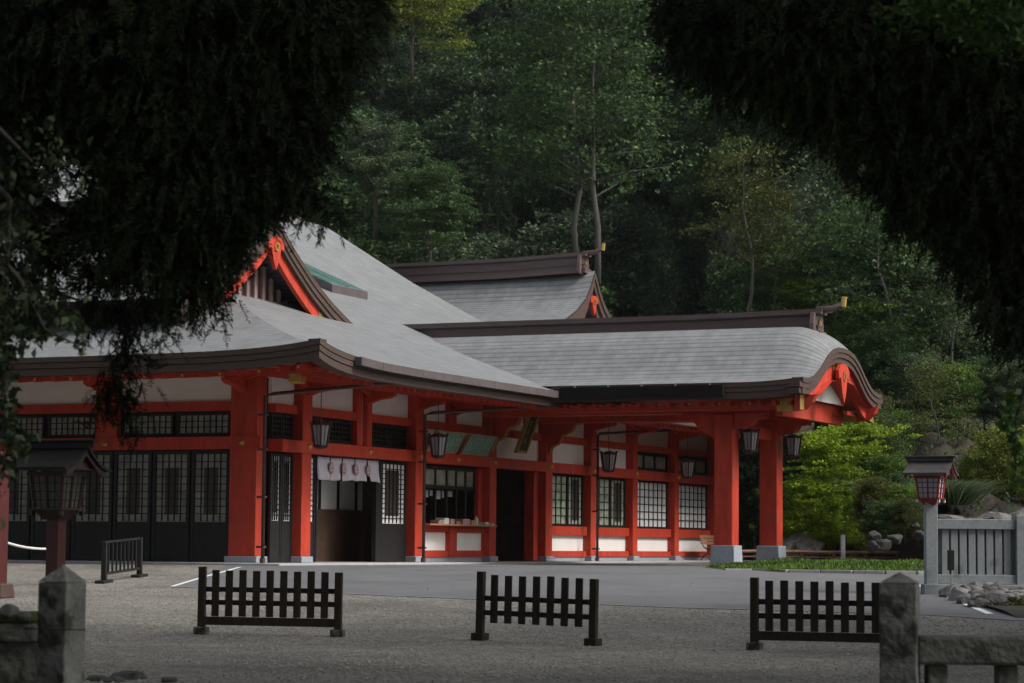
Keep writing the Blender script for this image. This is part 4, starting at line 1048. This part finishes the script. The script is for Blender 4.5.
MB().box(0,L,-.11,.11,zb_,zt).build('top_beam','old_stone_dark',t,bevel=.02); MB().box(0,L,-.115,.115,zt+.002,zt+.07).build('moss_cover','moss',t,bevel=.03)
MB().box(0,L,-.06,.06,0,zb_-.002).build('lower_slab','old_stone_dark',t,bevel=.01)
for i,(x,y,s) in enumerate([(8,612,.07),(26,616,.055),(-4,615,.07)]): rock(AT(x,y,14.9),s,s,s*.7,'dark loose stone on top of the mossy railing','old_stone_dark','loose stones on the railing',600+i,'loose_stone','stone')
for i,(x,y,s) in enumerate([(95,681,.13),(128,679,.17),(168,684,.1),(112,686,.12)]):
    r_,d_=gp(x,min(y,682)); rock(G(r_,d_,gz(d_)),s,s,s*.6,'dark stone lying on the gravel in the lower left corner','old_stone_dark','stones on the gravel',620+i,'loose_stone','stone')
mb=MB().tube([AT(20,628,14.9),AT(45,629,14.85),AT(86,630,14.85)],.004,5)
tag(mb.build('wire','black_wood'),'thin dark wire wrapped round the left gatepost','wire')

# ------------------------------------------------------------------ trees
def limb_tree(rng, H, spread, nl, base=.35, bend=.5, r0=.22):
    """trunk + limbs; returns MB and list of tips"""
    mb=MB(); tips=[]
    pts=[Vector((0,0,-1))]; x=y=0
    for i in range(1,9):
        x+=rng.normal()*bend*.12*H/8; y+=rng.normal()*bend*.12*H/8; pts.append(Vector((x,y,H*.9*i/8)))
    rad=[r0*(1-.85*i/8) for i in range(9)]
    mb.tube(pts,rad,8)
    for k in range(nl):
        f=base+(0.95-base)*k/nl; i=min(7,int(f*8)); p=pts[i].lerp(pts[i+1],f*8-i)
        az=k*2.4+rng.uniform(-.5,.5); ln=spread*(1-.55*(f-base)/(1-base))*rng.uniform(.7,1.1); el=rng.uniform(.15,.75)
        q1=p+Vector((math.cos(az)*ln*.5,math.sin(az)*ln*.5,ln*.5*math.tan(el)*.8)); q2=p+Vector((math.cos(az+.2)*ln,math.sin(az+.2)*ln,ln*math.tan(el)*.6))
        rr_=r0*(1-.8*f)*.5; mb.tube([p,q1,q2],[rr_,rr_*.6,rr_*.2],5); tips+= [q1,q2,(q1+q2)/2]
        for s in (-1,1):
            e=q1+Vector((math.cos(az+s*.8)*ln*.4,math.sin(az+s*.8)*ln*.4,ln*.2)); mb.tube([q1,e],[rr_*.4,rr_*.12],4); tips.append(e)
    tips.append(pts[-1])
    return mb,tips
PROTO={}
def proto_broad(key,seed,H=10,spread=3.6,nl=16,per=230,leaf=.24,crad=1.15,flat=.6,base=.3,r0=.22,bark='bark',bend=.5):
    rng=np.random.default_rng(seed); mb,tips=limb_tree(rng,H,spread,nl,base=base,r0=r0,bend=bend)
    P=[]
    for t in tips:
        c=np.array(t)+rng.normal(size=3)*.25; s=crad*rng.uniform(.55,1.15); n=int(per*s*s/crad/crad)
        pts=ball(n,c,(s,s,s*flat),rng,.2); P.append(leafquads(pts,0,leaf,rng=rng))
        for _ in range(3):
            c2=c+rng.normal(size=3)*s*.9*np.array([1,1,.5]); s2=s*.4; P.append(leafquads(ball(n//7,c2,(s2,s2,s2*flat),rng,.1),0,leaf,rng=rng))
    P=np.concatenate(P); PROTO[key]=(mb,P,bark)
def proto_conifer(key,seed,H=14,spread=2.6,tiers=26,leaf=.26):
    rng=np.random.default_rng(seed); mb=MB().tube([(0,0,-1),(0,0,H*.5),(.1,0,H)],[.26,.16,.03],8); P=[]
    for k in range(tiers):
        f=.18+.82*k/tiers; z=H*f; R_=spread*(1-f)**.75+.25
        for j in range(6):
            az=j*math.pi/3+k*.9+rng.uniform(-.3,.3); L_=R_*rng.uniform(.75,1.15)
            mb.tube([(0,0,z),(math.cos(az)*L_*.6,math.sin(az)*L_*.6,z+.05*L_),(math.cos(az)*L_,math.sin(az)*L_,z-.18*L_)],[.035,.02,.006],4)
            n=int(26*L_+10); u=rng.uniform(.15,1.05,n)**.8
            c=np.stack([np.cos(az+rng.normal(size=n)*.18)*L_*u,np.sin(az+rng.normal(size=n)*.18)*L_*u,z+.06*L_-.3*L_*u*u+rng.normal(size=n)*.13-.12],1)
            P.append(leafquads(c,0,leaf,rng=rng,up=.2,aspect=.5))
    PROTO[key]=(mb,np.concatenate(P),'bark')
proto_broad('broad1',1); proto_broad('broad2',2,H=11,spread=4.2,nl=18,crad=1.3,per=260)
proto_broad('sparse',3,H=10,spread=3.0,nl=15,per=60,leaf=.19,crad=.95,flat=.35,base=.25,r0=.10,bark='bark_pale',bend=.9)
proto_broad('layered',4,H=8,spread=3.4,nl=18,per=210,leaf=.2,crad=1.2,flat=.26,base=.15,r0=.13)
proto_broad('small_leaf',5,H=6,spread=2.6,nl=18,per=300,leaf=.15,crad=.95,flat=.7,base=.08,r0=.10)
proto_broad('tall_bare',6,H=17,spread=4.8,nl=30,per=48,leaf=.25,crad=1.3,flat=.5,base=.22,r0=.17,bark='bark_pale',bend=.5)
proto_conifer('conifer',7)
PM={}
def tree(key, leafm, r, d, s, label, name='forest_tree', group=None, sz=1.0, rz=None, z=None, cat='tree'):
    mb,P,bark=PROTO[key]
    if (key) not in PM:
        a=mb.build('trunk',bark,None,smooth=True,fix=False); me1=a.data; bpy.data.objects.remove(a)
        b=quads('crown',P,'leaf_dark'); me2=b.data; bpy.data.objects.remove(b); PM[key]=(me1,me2)
    me1,me2=PM[key]
    t=thing(name,label,cat,G(r,d,(terrain(r,d) if z is None else z)-.1),random.uniform(0,6.28) if rz is None else rz,group)
    t.scale=(s,s,s*sz)
    o=link(bpy.data.objects.new('trunk',me1),t); o=link(bpy.data.objects.new('crown',me2),t)
    o.material_slots[0].link='OBJECT'; o.material_slots[0].material=M[leafm]
    return t
rnd=random.Random(21)
KINDS=[('broad1','leaf_dark','dark round-crowned evergreen in the forest behind the hall','dark evergreens of the hillside forest'),
 ('broad2','leaf_mid','mid green broad-crowned tree in the forest behind the hall','mid green trees of the hillside forest'),
 ('conifer','leaf_dark','dark drooping conifer in the forest behind the hall','conifers of the hillside forest'),
 ('layered','leaf_mid','green tree with layered boughs in the forest behind the hall','layered trees of the hillside forest'),
 ('broad1','leaf_grey','grey-green leafy tree in the forest behind the hall','grey-green trees of the hillside forest')]
for d in np.arange(116,214,6.5):
    half=d*.235+4; r=-half+rnd.uniform(0,3)
    while r<half:
        k=rnd.choices(range(5),[5,4,4,2,1.3])[0]; K=KINDS[k]
        if not (r>8 and d<118): tree(K[0],K[1],r,d+rnd.uniform(-2.5,2.5),rnd.uniform(.8,1.25)*(1+ (d-116)*.003),K[2],'forest_tree',K[3])
        r+=rnd.uniform(4.2,6.8)*(1+(d-116)*.004)
for d,r0_,r1_ in ((108,-8,10),(112,-14,9),(104,2,10),(98,6,11)):
    r=r0_
    while r<r1_:
        k=rnd.choices(range(5),[3,5,3,5,2])[0]; K=KINDS[k]
        tree(K[0],K[1],r+rnd.uniform(-.5,.5),d+rnd.uniform(-2,2),rnd.uniform(.55,.85),'lower '+K[2].replace('in the forest behind the hall','at the foot of the forest above the porch ridge'),'forest_tree',K[3]+' at its foot')
        r+=rnd.uniform(3.2,4.8)
n=90000; dd_=RNG.uniform(0,1,n); cr=[]
dd_=95+110*dd_; rr_=RNG.uniform(-1,1,n)*(dd_*.235+3); P=np.array([tuple(G(a,b,terrain(a,b)+.2+.35*abs(math.sin(a*1.3)*math.cos(b*.9)))) for a,b in zip(rr_,dd_) if terrain(a,b)>.3])
tag(quads('undergrowth',leafquads(P,0,.42,up=.8),'leaf_mid'),'low green undergrowth covering the forest floor on the hillside','undergrowth',None,'stuff')
n=14000; rr_=RNG.uniform(11.6,30,n); dd_=RNG.uniform(64,92,n); zz_=np.interp(dd_,[63.6,64.4,65.2,68,72,76,76.6,77.4,79,88,92],[-.1,.6,1.1,1.8,2.3,2.5,3.1,3.7,4.0,5.0,6.0])
kp_=(np.sin(rr_*1.9+dd_*.8)*np.cos(rr_*.7-dd_*1.1)>-.1)&((dd_<75.8)|(dd_>78.5)|(RNG.uniform(0,1,n)<.5)); P=np.array([tuple(G(a,b,c+.02)) for a,b,c in zip(rr_[kp_],dd_[kp_],zz_[kp_])])+RNG.normal(size=(kp_.sum(),3))*np.array([.1,.1,.12])
tag(quads('ground_cover',leafquads(P,0,.16,up=.5),'leaf_mid'),'weeds and creepers covering the terraced bank','weeds',None,'stuff')
n=9000; rr_=RNG.uniform(11.3,32,n); dd_=RNG.uniform(75.9,79.2,n); zz_=np.interp(dd_,[76,76.6,77.4,79,88],[2.5,3.1,3.7,4.0,5.0])
kp_=np.sin(rr_*2.3+dd_*2.8)*np.cos(rr_*1.1-dd_*3.1)+.35*np.sin(rr_*7)>.05; P=np.array([tuple(G(a,b,c+.03)) for a,b,c in zip(rr_[kp_],dd_[kp_],zz_[kp_])])+RNG.normal(size=(kp_.sum(),3))*np.array([.08,.08,.2])
tag(quads('creepers',leafquads(P,0,.13,up=.2),'leaf_olive'),'patches of olive creepers hanging over the brown earth face','creepers',None,'stuff')
# right hand slope, nearer
for d in (92,97,103,109,115):
    r=9+(d-92)*.05+rnd.uniform(0,2)
    while r<d*.235+4:
        k=rnd.choices(range(5),[3,4,2,4,2])[0]; K=KINDS[k]
        tree(K[0],K[1],r,d+rnd.uniform(-2,2),rnd.uniform(.6,.95),'smaller '+K[2].replace('behind the hall','above the earth bank at right'),'forest_tree',K[3]+' above the earth bank')
        r+=rnd.uniform(3.5,6)
def pt(px,py,d):
    p=AT(px,py,d)-Vector((CAM.x,CAM.y,0)); return p.dot(hR), p.z
def special(key,leafm,px,pybase,d,s,label,**k):
    r,z=pt(px,pybase,d); return tree(key,leafm,r,d,s,label,z=z,**k)
special('tall_bare','leaf_mid',598,262,113,.95,'tall tree with bare pale forked trunk in the middle of the forest',rz=1.0,name='tall_tree')
special('tall_bare','leaf_mid',578,262,114,.95,'tall bare-trunked tree left of the pale forked one',rz=3.1,name='tall_tree')
special('sparse','leaf_olive',745,315,95,.78,'thin sparse tree with pale branching stems above the porch ridge',rz=.5,name='young_tree')
special('sparse','leaf_grey',845,345,92,1.0,'slender white-trunked tree rising behind the porch gable',rz=2.5,name='young_tree')
special('sparse','leaf_olive',905,400,90,.85,'sparse tree with grey forked trunks right of the porch gable',rz=4.2,name='young_tree')
special('sparse','leaf_olive',932,475,78,.42,'thin pale sapling on the terrace behind the box lantern',rz=1.2,name='sapling')
special('layered','leaf_yellow',412,60,124,.8,'yellow-green tree top at the upper edge beside the dark foreground boughs',name='bright_tree')
special('broad1','leaf_grey',375,225,112,.52,'pale grey-green leafy tree above the big roof',name='pale_tree')
special('layered','leaf_mid',430,262,110,.62,'layered green tree standing just behind the rear hall roof',name='layered_tree')
special('sparse','leaf_olive',772,312,97,.6,'second thin sparse tree, right of the pale branching one above the porch ridge',rz=2.2,name='young_tree')
special('layered','leaf_fresh',815,335,96,.55,'fresh green layered tree just above the end of the porch ridge',name='fresh_tree')
special('small_leaf','leaf_fresh',862,330,98,.85,'fresh green tree on the slope behind the porch gable',name='fresh_tree')
special('layered','leaf_fresh',880,430,88,.62,'fresh green layered tree between the porch gable and the earth bank',name='fresh_tree')
special('layered','leaf_mid',790,345,100,.7,'mid green layered tree above the end of the porch ridge',name='fresh_tree')
for i,(x,y,d,s_) in enumerate([(850,400,90,.55),(885,405,86,.5),(925,420,84,.42),(955,425,83,.38),(985,422,84,.42),(1015,425,83,.4),(945,385,92,.6),(985,375,94,.65),(910,360,97,.7)]):
    k_=i%3; special('small_leaf',['leaf_fresh','leaf_mid','leaf_grey'][k_],x,y,d,s_,['fresh green','mid green','grey-green'][k_]+' leafy bush on top of the brown earth bank at right',name='bank_bush',group=['fresh green','mid green','grey-green'][k_]+' bushes on top of the bank',cat='bush')
special('sparse','leaf_mid',880,395,87,.85,'bare forked trunk tree with thin crown just right of the porch gable',rz=.9,name='young_tree')
special('sparse','leaf_grey',960,400,86,.7,'leaning thin-trunked tree above the box lantern',rz=3.6,name='young_tree')
# bright maple by the porch
special('layered','leaf_maple',836,553,72,.52,'bright yellow-green maple between the far porch pillar and the box lantern',name='maple_tree',sz=1.0)
special('small_leaf','leaf_maple',806,551,75,.40,'smaller yellow-green maple close behind the far porch pillar',name='maple_tree',sz=1.0)
special('small_leaf','leaf_fresh',752,551,98,.75,'green bushy tree seen between the two porch pillars',name='bushy_tree')
special('small_leaf','leaf_maple',838,556,70.8,.36,'low bright maple shoots filling in under the bright yellow-green maple',name='maple_tree')
special('small_leaf','leaf_olive',870,556,71,.26,'rounded olive-green bush behind the low rail',name='round_bush',cat='bush')
special('small_leaf','leaf_mid',885,555,74,.42,'dark green bush left of the box lantern',name='round_bush',cat='bush')
special('small_leaf','leaf_yellow',1010,508,70,.42,'yellow-green shrub above the granite fence at the right edge',name='bright_shrub',cat='shrub')
special('small_leaf','leaf_yellow',985,500,72,.30,'low yellow-green shrub right of the box lantern',name='bright_shrub',cat='shrub')
special('small_leaf','leaf_mid',895,500,80,.5,'mid green bush on the terrace left of the box lantern',name='round_bush',cat='bush')
for i,(x,y,d,s) in enumerate([(830,470,88,.5),(870,400,95,.6),(915,415,92,.5),(960,412,92,.5),(1000,415,92,.55),(1035,415,90,.5),(940,405,96,.6),(1020,470,80,.3)]):
    special('small_leaf',['leaf_mid','leaf_olive','leaf_dark'][i%3],x,y,d,s,['mid green','olive','dark green'][i%3]+' undergrowth bush on the bank above the brown earth at right',name='undergrowth_bush',group=['mid green','olive','dark'][i%3]+' undergrowth bushes on the bank',cat='bush')
special('layered','leaf_maple',866,545,78,.48,'second bright yellow-green maple, farther right behind the first',name='maple_tree')
for i,(x,y,d,s_) in enumerate([(872,488,74.5,.42),(886,470,75,.3),(905,532,65.5,.24),(878,528,66,.26),(918,538,65,.2),(893,512,68,.3),(868,500,76,.34),(885,480,78,.36),(905,470,80,.36),(870,455,82,.40),(895,512,67,.20),(872,520,67,.2),(915,505,69,.22),(935,498,71,.22),(975,496,74,.24),(1000,480,80,.28),(960,475,80,.2),(1030,490,74,.3),(905,530,63.5,.16),(880,536,64,.18)]):
    k_=i%3; special('small_leaf',['leaf_olive','leaf_mid','leaf_fresh'][k_],x,y,d,s_,['olive','mid green','fresh green'][k_]+' bush growing among the stones of the terrace',name='terrace_bush',group=['olive','mid green','fresh green'][k_]+' bushes of the terrace',cat='bush')
# grass tuft on the terrace
def tuft(px,py,d,w_,h_,n,label):
    p=AT(px,py,d); t=thing('grass_tuft',label,'grass tuft',p); c=RNG.normal(size=(n,3))*np.array([w_*.35,w_*.3,0]); dv=c/w_*1.2+RNG.normal(size=(n,3))*.15; dv[:,2]=1
    hh=h_*RNG.uniform(.5,1,(n,1)); m1=c+dv*hh*.6; tp=c+dv*hh*np.array([1.5,1.5,.85]); wv=RNG.normal(size=(n,3)); wv[:,2]=0; wv/=np.linalg.norm(wv,axis=1,keepdims=True); wv*=.02
    quads('blades',np.concatenate([np.stack([c-wv,c+wv,m1+wv,m1-wv],1),np.stack([m1-wv,m1+wv,tp+wv*.2,tp-wv*.2],1)]),'leaf_grey',t)
tuft(950,505,67,.6,.85,2200,'tall arching grass tuft just right of the box lantern')
tuft(905,503,68,.9,.8,1800,'arching grass tuft just left of the box lantern')

# ------------------------------------------------------------------ foreground conifers (dark boughs hanging into the picture)
def sprays(centers, dirs, L=.16, nn=16, w=.011, nl=.055, rng=RNG):
    """feathery sprays: needles both sides of a drooping twig; all in one array"""
    k=len(centers); u=np.linspace(.05,1,nn)
    d=dirs/np.linalg.norm(dirs,axis=1,keepdims=True); side=np.cross(d,rng.normal(size=(k,3))); side/=np.linalg.norm(side,axis=1,keepdims=True)
    Ls=L*rng.uniform(.6,1.4,(k,1,1)); P=centers[:,None,:]+d[:,None,:]*u[None,:,None]*Ls+np.array([0,0,-1])*(u**2)[None,:,None]*Ls*.35
    out=[]
    for sgn in (-1,1):
        nd_=d[:,None,:]*.8+sgn*side[:,None,:]*(.8-.4*u[None,:,None])+rng.normal(size=(k,nn,3))*.25
        nd_/=np.linalg.norm(nd_,axis=2,keepdims=True); tip=P+nd_*nl*rng.uniform(.6,1.3,(k,nn,1)); pr=np.cross(nd_,rng.normal(size=(k,nn,3))); pr/=np.linalg.norm(pr,axis=2,keepdims=True); mid=(P+tip)/2
        out.append(np.stack([P,mid+pr*w/2,tip,mid-pr*w/2],2).reshape(-1,4,3))
    q=P[:,-1,:]; c=centers; pr=side*.004
    out.append(np.stack([c-pr,c+pr,q+pr*.3,q-pr*.3],1))
    return np.concatenate(out)
def canopy(blobs, d0, depth, per, droop=.6):
    """blobs (px,py,radius px) -> spray array, coarse inner fill array"""
    S=[];F=[]
    for bx,by,br in blobs:
        lacy = (bx<135 and by>150) or (bx>700 and bx<880 and by>95)
        by-=8; br=max(br-10,14)
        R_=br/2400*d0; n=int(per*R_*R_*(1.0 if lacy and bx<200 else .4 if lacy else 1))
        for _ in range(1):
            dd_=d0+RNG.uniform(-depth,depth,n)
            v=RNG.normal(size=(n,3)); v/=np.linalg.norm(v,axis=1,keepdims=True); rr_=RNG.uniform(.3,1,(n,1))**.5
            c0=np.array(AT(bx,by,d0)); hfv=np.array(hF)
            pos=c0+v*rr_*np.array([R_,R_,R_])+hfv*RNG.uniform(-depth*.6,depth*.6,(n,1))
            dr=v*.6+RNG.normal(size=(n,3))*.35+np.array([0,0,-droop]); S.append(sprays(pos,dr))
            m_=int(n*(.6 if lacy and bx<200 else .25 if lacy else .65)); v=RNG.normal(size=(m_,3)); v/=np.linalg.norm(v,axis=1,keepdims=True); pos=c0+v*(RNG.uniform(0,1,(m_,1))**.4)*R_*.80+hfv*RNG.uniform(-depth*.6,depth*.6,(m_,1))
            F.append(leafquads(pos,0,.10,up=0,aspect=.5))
    return np.concatenate(S),np.concatenate(F)
def overhead(cs, n, size):
    P=[]
    for (r,d,z,R_) in cs: P.append(leafquads(ball(n,tuple(G(r,d,z)),(R_,R_,R_*.55),RNG,.0),0,size,up=.6,aspect=.8))
    return np.concatenate(P)
# left conifer
DL=16.5
lt=thing('near_conifer','near dark conifer whose heavy feathery boughs fill the upper left','tree',G(-5.2,15,-.85))
def toloc(P,t): return P-np.array(t.location)
LB=[(20,30,95),(110,40,110),(210,30,110),(300,25,85),(345,12,48),(60,95,70),(160,120,95),(250,110,85),(305,90,50),(120,190,55),(200,195,80),(262,168,52),(248,204,36),(214,250,34),(20,165,48),(40,262,36),(12,300,30),(300,140,40),(150,250,55),(215,240,40),(252,208,34),(185,290,38),(110,255,38),(318,208,30),(20,100,60),(14,200,34),(50,235,26),(8,270,22),(85,225,30),(200,280,26),(95,285,20)]
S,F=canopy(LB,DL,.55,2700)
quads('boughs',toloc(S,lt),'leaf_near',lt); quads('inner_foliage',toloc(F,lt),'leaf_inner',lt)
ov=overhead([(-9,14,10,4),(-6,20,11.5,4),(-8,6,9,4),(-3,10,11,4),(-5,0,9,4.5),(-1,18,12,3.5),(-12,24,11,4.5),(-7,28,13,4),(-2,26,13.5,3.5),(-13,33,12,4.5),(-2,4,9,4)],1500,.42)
quads('upper_shade_crown',toloc(ov,lt),'leaf_near',lt)  # unseen canopy added overhead to shade the yard, hung on this tree
mb=MB().tube([(0,0,-.2),(.1,0,5),(0,.1,12)],[.42,.32,.12],12)
lp=Vector(lt.location)
for (a,b,c,r_) in (((-80,-60),(60,20),(330,40),.05),((-90,60),(80,130),(250,170),.04),((-80,150),(60,210),(190,270),.03),((-60,250),(30,285),(110,310),.015),((-60,-60),(150,40),(240,120),.03)):
    A0,B0,C0=[AT(*q,DL)-lp for q in (a,b,c)]; mb.tube([Vector((0,0,A0.z+.1)),A0,(A0+B0)/2+Vector((0,0,.05)),B0,C0],[r_*1.8,r_*1.4,r_*1.2,r_,r_*.3],6)
mb.build('trunk','bark_black',lt,smooth=True,fix=False)
for i,(r_,d_,z_,R_) in enumerate([(-22,40,9,5),(-20,48,12,5),(-25,30,9,6),(-18,33,13,4.5),(-27,52,10,6),(-15,-14,7,6),(-4,-18,8,6),(8,-17,8,6),(20,-12,8,6),(-26,-4,8,6),(26,2,8,5),(-20,12,8,5),(16,22,9,5),(17,30,9.5,5),(14,15,10,5),(22,26,13,6),(21,34,10,5)]):  # unseen trees added beside and behind the camera to block light
    t=thing('shade_tree','unseen dark evergreen added round the yard to block skylight and sun','tree',G(r_,d_,-.85),0,'unseen evergreens added to shade the yard and hall')
    quads('crown',toloc(overhead([(r_,d_,z_,R_),(r_+1,d_+1,z_-R_*.6,R_*.8)],1700,.55),t),'leaf_near',t)
    MB().tube([(0,0,-.2),(0,0,z_)],[.35,.15],8).build('trunk','bark_black',t,smooth=True,fix=False)
# hanging thin twigs under it
tw=[]; tl=[]
def hang(px,py,py2,dx,d,n,rad=14):
    a=AT(px,py,d); b=AT(px+dx,py2,d); pts=[a.lerp(b,u)+Vector((math.sin(u*7+px)*.02,0,0)) for u in np.linspace(0,1,9)]
    tw.append(pts); c=np.array([tuple(a.lerp(b,RNG.uniform(0,1))) for _ in range(n)])+RNG.normal(size=(n,3))*rad/2400*d*.5
    tl.append(sprays(c,RNG.normal(size=(n,3))*.6+np.array([0,0,-.8]),L=.10,nn=10,nl=.035,w=.008))
for a in [(120,300,345,5,16.4,60),(125,330,400,-4,16.4,110),(140,320,375,6,16.4,40),(112,370,415,-14,16.4,60),(160,300,335,10,16.4,40),(95,290,340,-8,16.4,30),(225,270,318,-8,16.5,30),(130,390,430,4,16.4,40)]: hang(*a)
for p_ in tw: MB().tube([Vector(q)-lp for q in p_],.005,4).build('hanging_twig','bark_black',lt); quads('hanging_sprays',toloc(np.concatenate(tl),lt),'leaf_near',lt)
# broad-leaved branch at the left edge
bt=thing('near_broadleaf','dark broad-leaved branches hanging down the left edge of the picture','tree',G(-4.4,13.2,-.85))
P=[]
for (x,y,rx,ry,n) in [(5,300,12,30,120),(15,325,14,12,80),(40,335,16,10,70),(70,320,14,10,50),(5,370,10,30,90),(12,350,14,10,60),(8,420,12,30,120),(22,442,10,10,60),(0,460,16,30,120),(58,415,0,0,0),(80,340,6,14,24),(40,300,30,14,90),(12,240,24,30,140),(40,170,34,40,150)]:
    if n: 
        c=np.array([tuple(AT(x+RNG.normal()*rx*.6,y+RNG.normal()*ry*.6,13+RNG.uniform(-.25,.25))) for _ in range(n)]); P.append(leafquads(c,0,.062,up=0,aspect=.55))
quads('leaves',toloc(np.concatenate(P),bt),'leaf_near',bt)
ov=overhead([(-4.4,13,7.2,1.6),(-5.5,12,6.5,2)],700,.12); quads('crown',toloc(ov,bt),'leaf_near',bt)
btl=Vector(bt.location); mb=MB().tube([(0,0,-.1),(0,0,3),(.1,0,7)],[.16,.12,.05],8)
for q in ([(-60,120),(10,200),(6,300),(4,380),(10,450)],[(-50,200),(20,280),(45,330),(78,345)],[(-70,80),(0,130),(50,180)]):
    pts=[AT(*w_,13)-btl for w_ in q]; mb.tube([Vector((0,0,pts[0].z+.3))]+pts,[.03]+[.02-.004*i for i in range(len(pts)-1)]+[.003],5)
mb.build('trunk','bark_black',bt,smooth=True,fix=False)
# right conifer
DR=17.5
rt=thing('near_conifer','near dark conifer whose boughs fill the upper right','tree',G(6.2,16.5,-.85))
RB=[(680,10,38),(720,30,60),(735,75,34),(790,50,80),(775,100,40),(835,105,62),(870,50,100),(855,150,32),(812,140,24),(900,130,80),(960,60,110),(920,185,50),(960,180,80),(990,120,100),(960,235,40),(1000,250,62),(1010,310,42),(1030,340,30),(1040,200,80),(715,100,22),(695,50,26),(892,180,24)]
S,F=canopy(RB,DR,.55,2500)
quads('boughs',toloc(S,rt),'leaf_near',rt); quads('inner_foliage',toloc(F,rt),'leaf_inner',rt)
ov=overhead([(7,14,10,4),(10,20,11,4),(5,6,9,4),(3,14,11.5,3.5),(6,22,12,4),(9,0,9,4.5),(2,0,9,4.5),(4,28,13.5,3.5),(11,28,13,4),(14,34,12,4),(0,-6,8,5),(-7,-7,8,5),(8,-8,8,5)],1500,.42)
quads('upper_shade_crown',toloc(ov,rt),'leaf_near',rt)  # unseen crowns added above and behind the camera to cut skylight
rp=Vector(rt.location); mb=MB().tube([(0,0,-.2),(0,0,5),(0,.1,12)],[.45,.33,.12],12)
for (a,b,c,r_) in (((1110,-60),(930,10),(690,30),.05),((1110,60),(960,110),(780,130),.04),((1100,150),(1020,210),(920,200),.03),((1100,240),(1040,290),(1005,330),.02)):
    A0,B0,C0=[AT(*q,DR)-rp for q in (a,b,c)]; mb.tube([Vector((0,0,A0.z+.1)),A0,(A0+B0)/2,B0,C0],[r_*1.8,r_*1.4,r_*1.2,r_,r_*.3],6)
mb.build('trunk','bark_black',rt,smooth=True,fix=False)
# maple leaves catching light in the upper right corner, and a leafy twig at the right edge
mt=thing('near_maple','near maple with dim green leaves in the upper right corner','tree',G(4.6,13,-.85))
P=[]
for (x,y,rx,ry,n) in [(970,15,60,18,700),(1000,40,30,15,300),(930,10,30,8,200),(1010,425,8,16,90),(1018,455,6,16,70),(1012,400,10,10,50),(1016,480,5,8,20)]:
    c=np.array([tuple(AT(x+RNG.normal()*rx*.6,y+RNG.normal()*ry*.6,14.2+RNG.uniform(-.3,.3))) for _ in range(n)]); P.append(leafquads(c,0,.06,up=.3,aspect=.6))
quads('leaves',toloc(np.concatenate(P),mt),'leaf_near_maple',mt)
ov=overhead([(4.6,13,6.8,1.8)],700,.12); quads('crown',toloc(ov,mt),'leaf_near_maple',mt)
mp0=Vector(mt.location); mb=MB().tube([(0,0,-.1),(0,0,3),(-.1,0,6.8)],[.15,.11,.05],8)
for q in ([(1090,-30),(1020,20),(930,10)],[(1060,300),(1030,370),(1014,430),(1016,475)]):
    pts=[AT(*w_,14.2)-mp0 for w_ in q]; mb.tube([Vector((0,0,pts[0].z+.3))]+pts,[.03]+[.018]*(len(pts)-1)+[.003],5)
mb.build('trunk','bark_black',mt,smooth=True,fix=False)

# ------------------------------------------------------------------ thin damp air
m=bpy.data.materials.new('haze_air'); m.use_nodes=True; n=m.node_tree; n.nodes.remove(n.nodes['Principled BSDF'])
pv=n.nodes.new('ShaderNodeVolumePrincipled'); pv.inputs['Color'].default_value=(.86,.92,.95,1); pv.inputs['Density'].default_value=.00009; pv.inputs['Anisotropy'].default_value=0
n.links.new(pv.outputs[0], n.nodes['Material Output'].inputs['Volume']); M['haze_air']=m
o=MB().box(-170,170,-70,290,-3,110,Matrix.Translation((CAM.x,CAM.y,0))@Matrix.Rotation(TH,4,'Z')).build('haze','haze_air'); tag(o,kind='stuff')
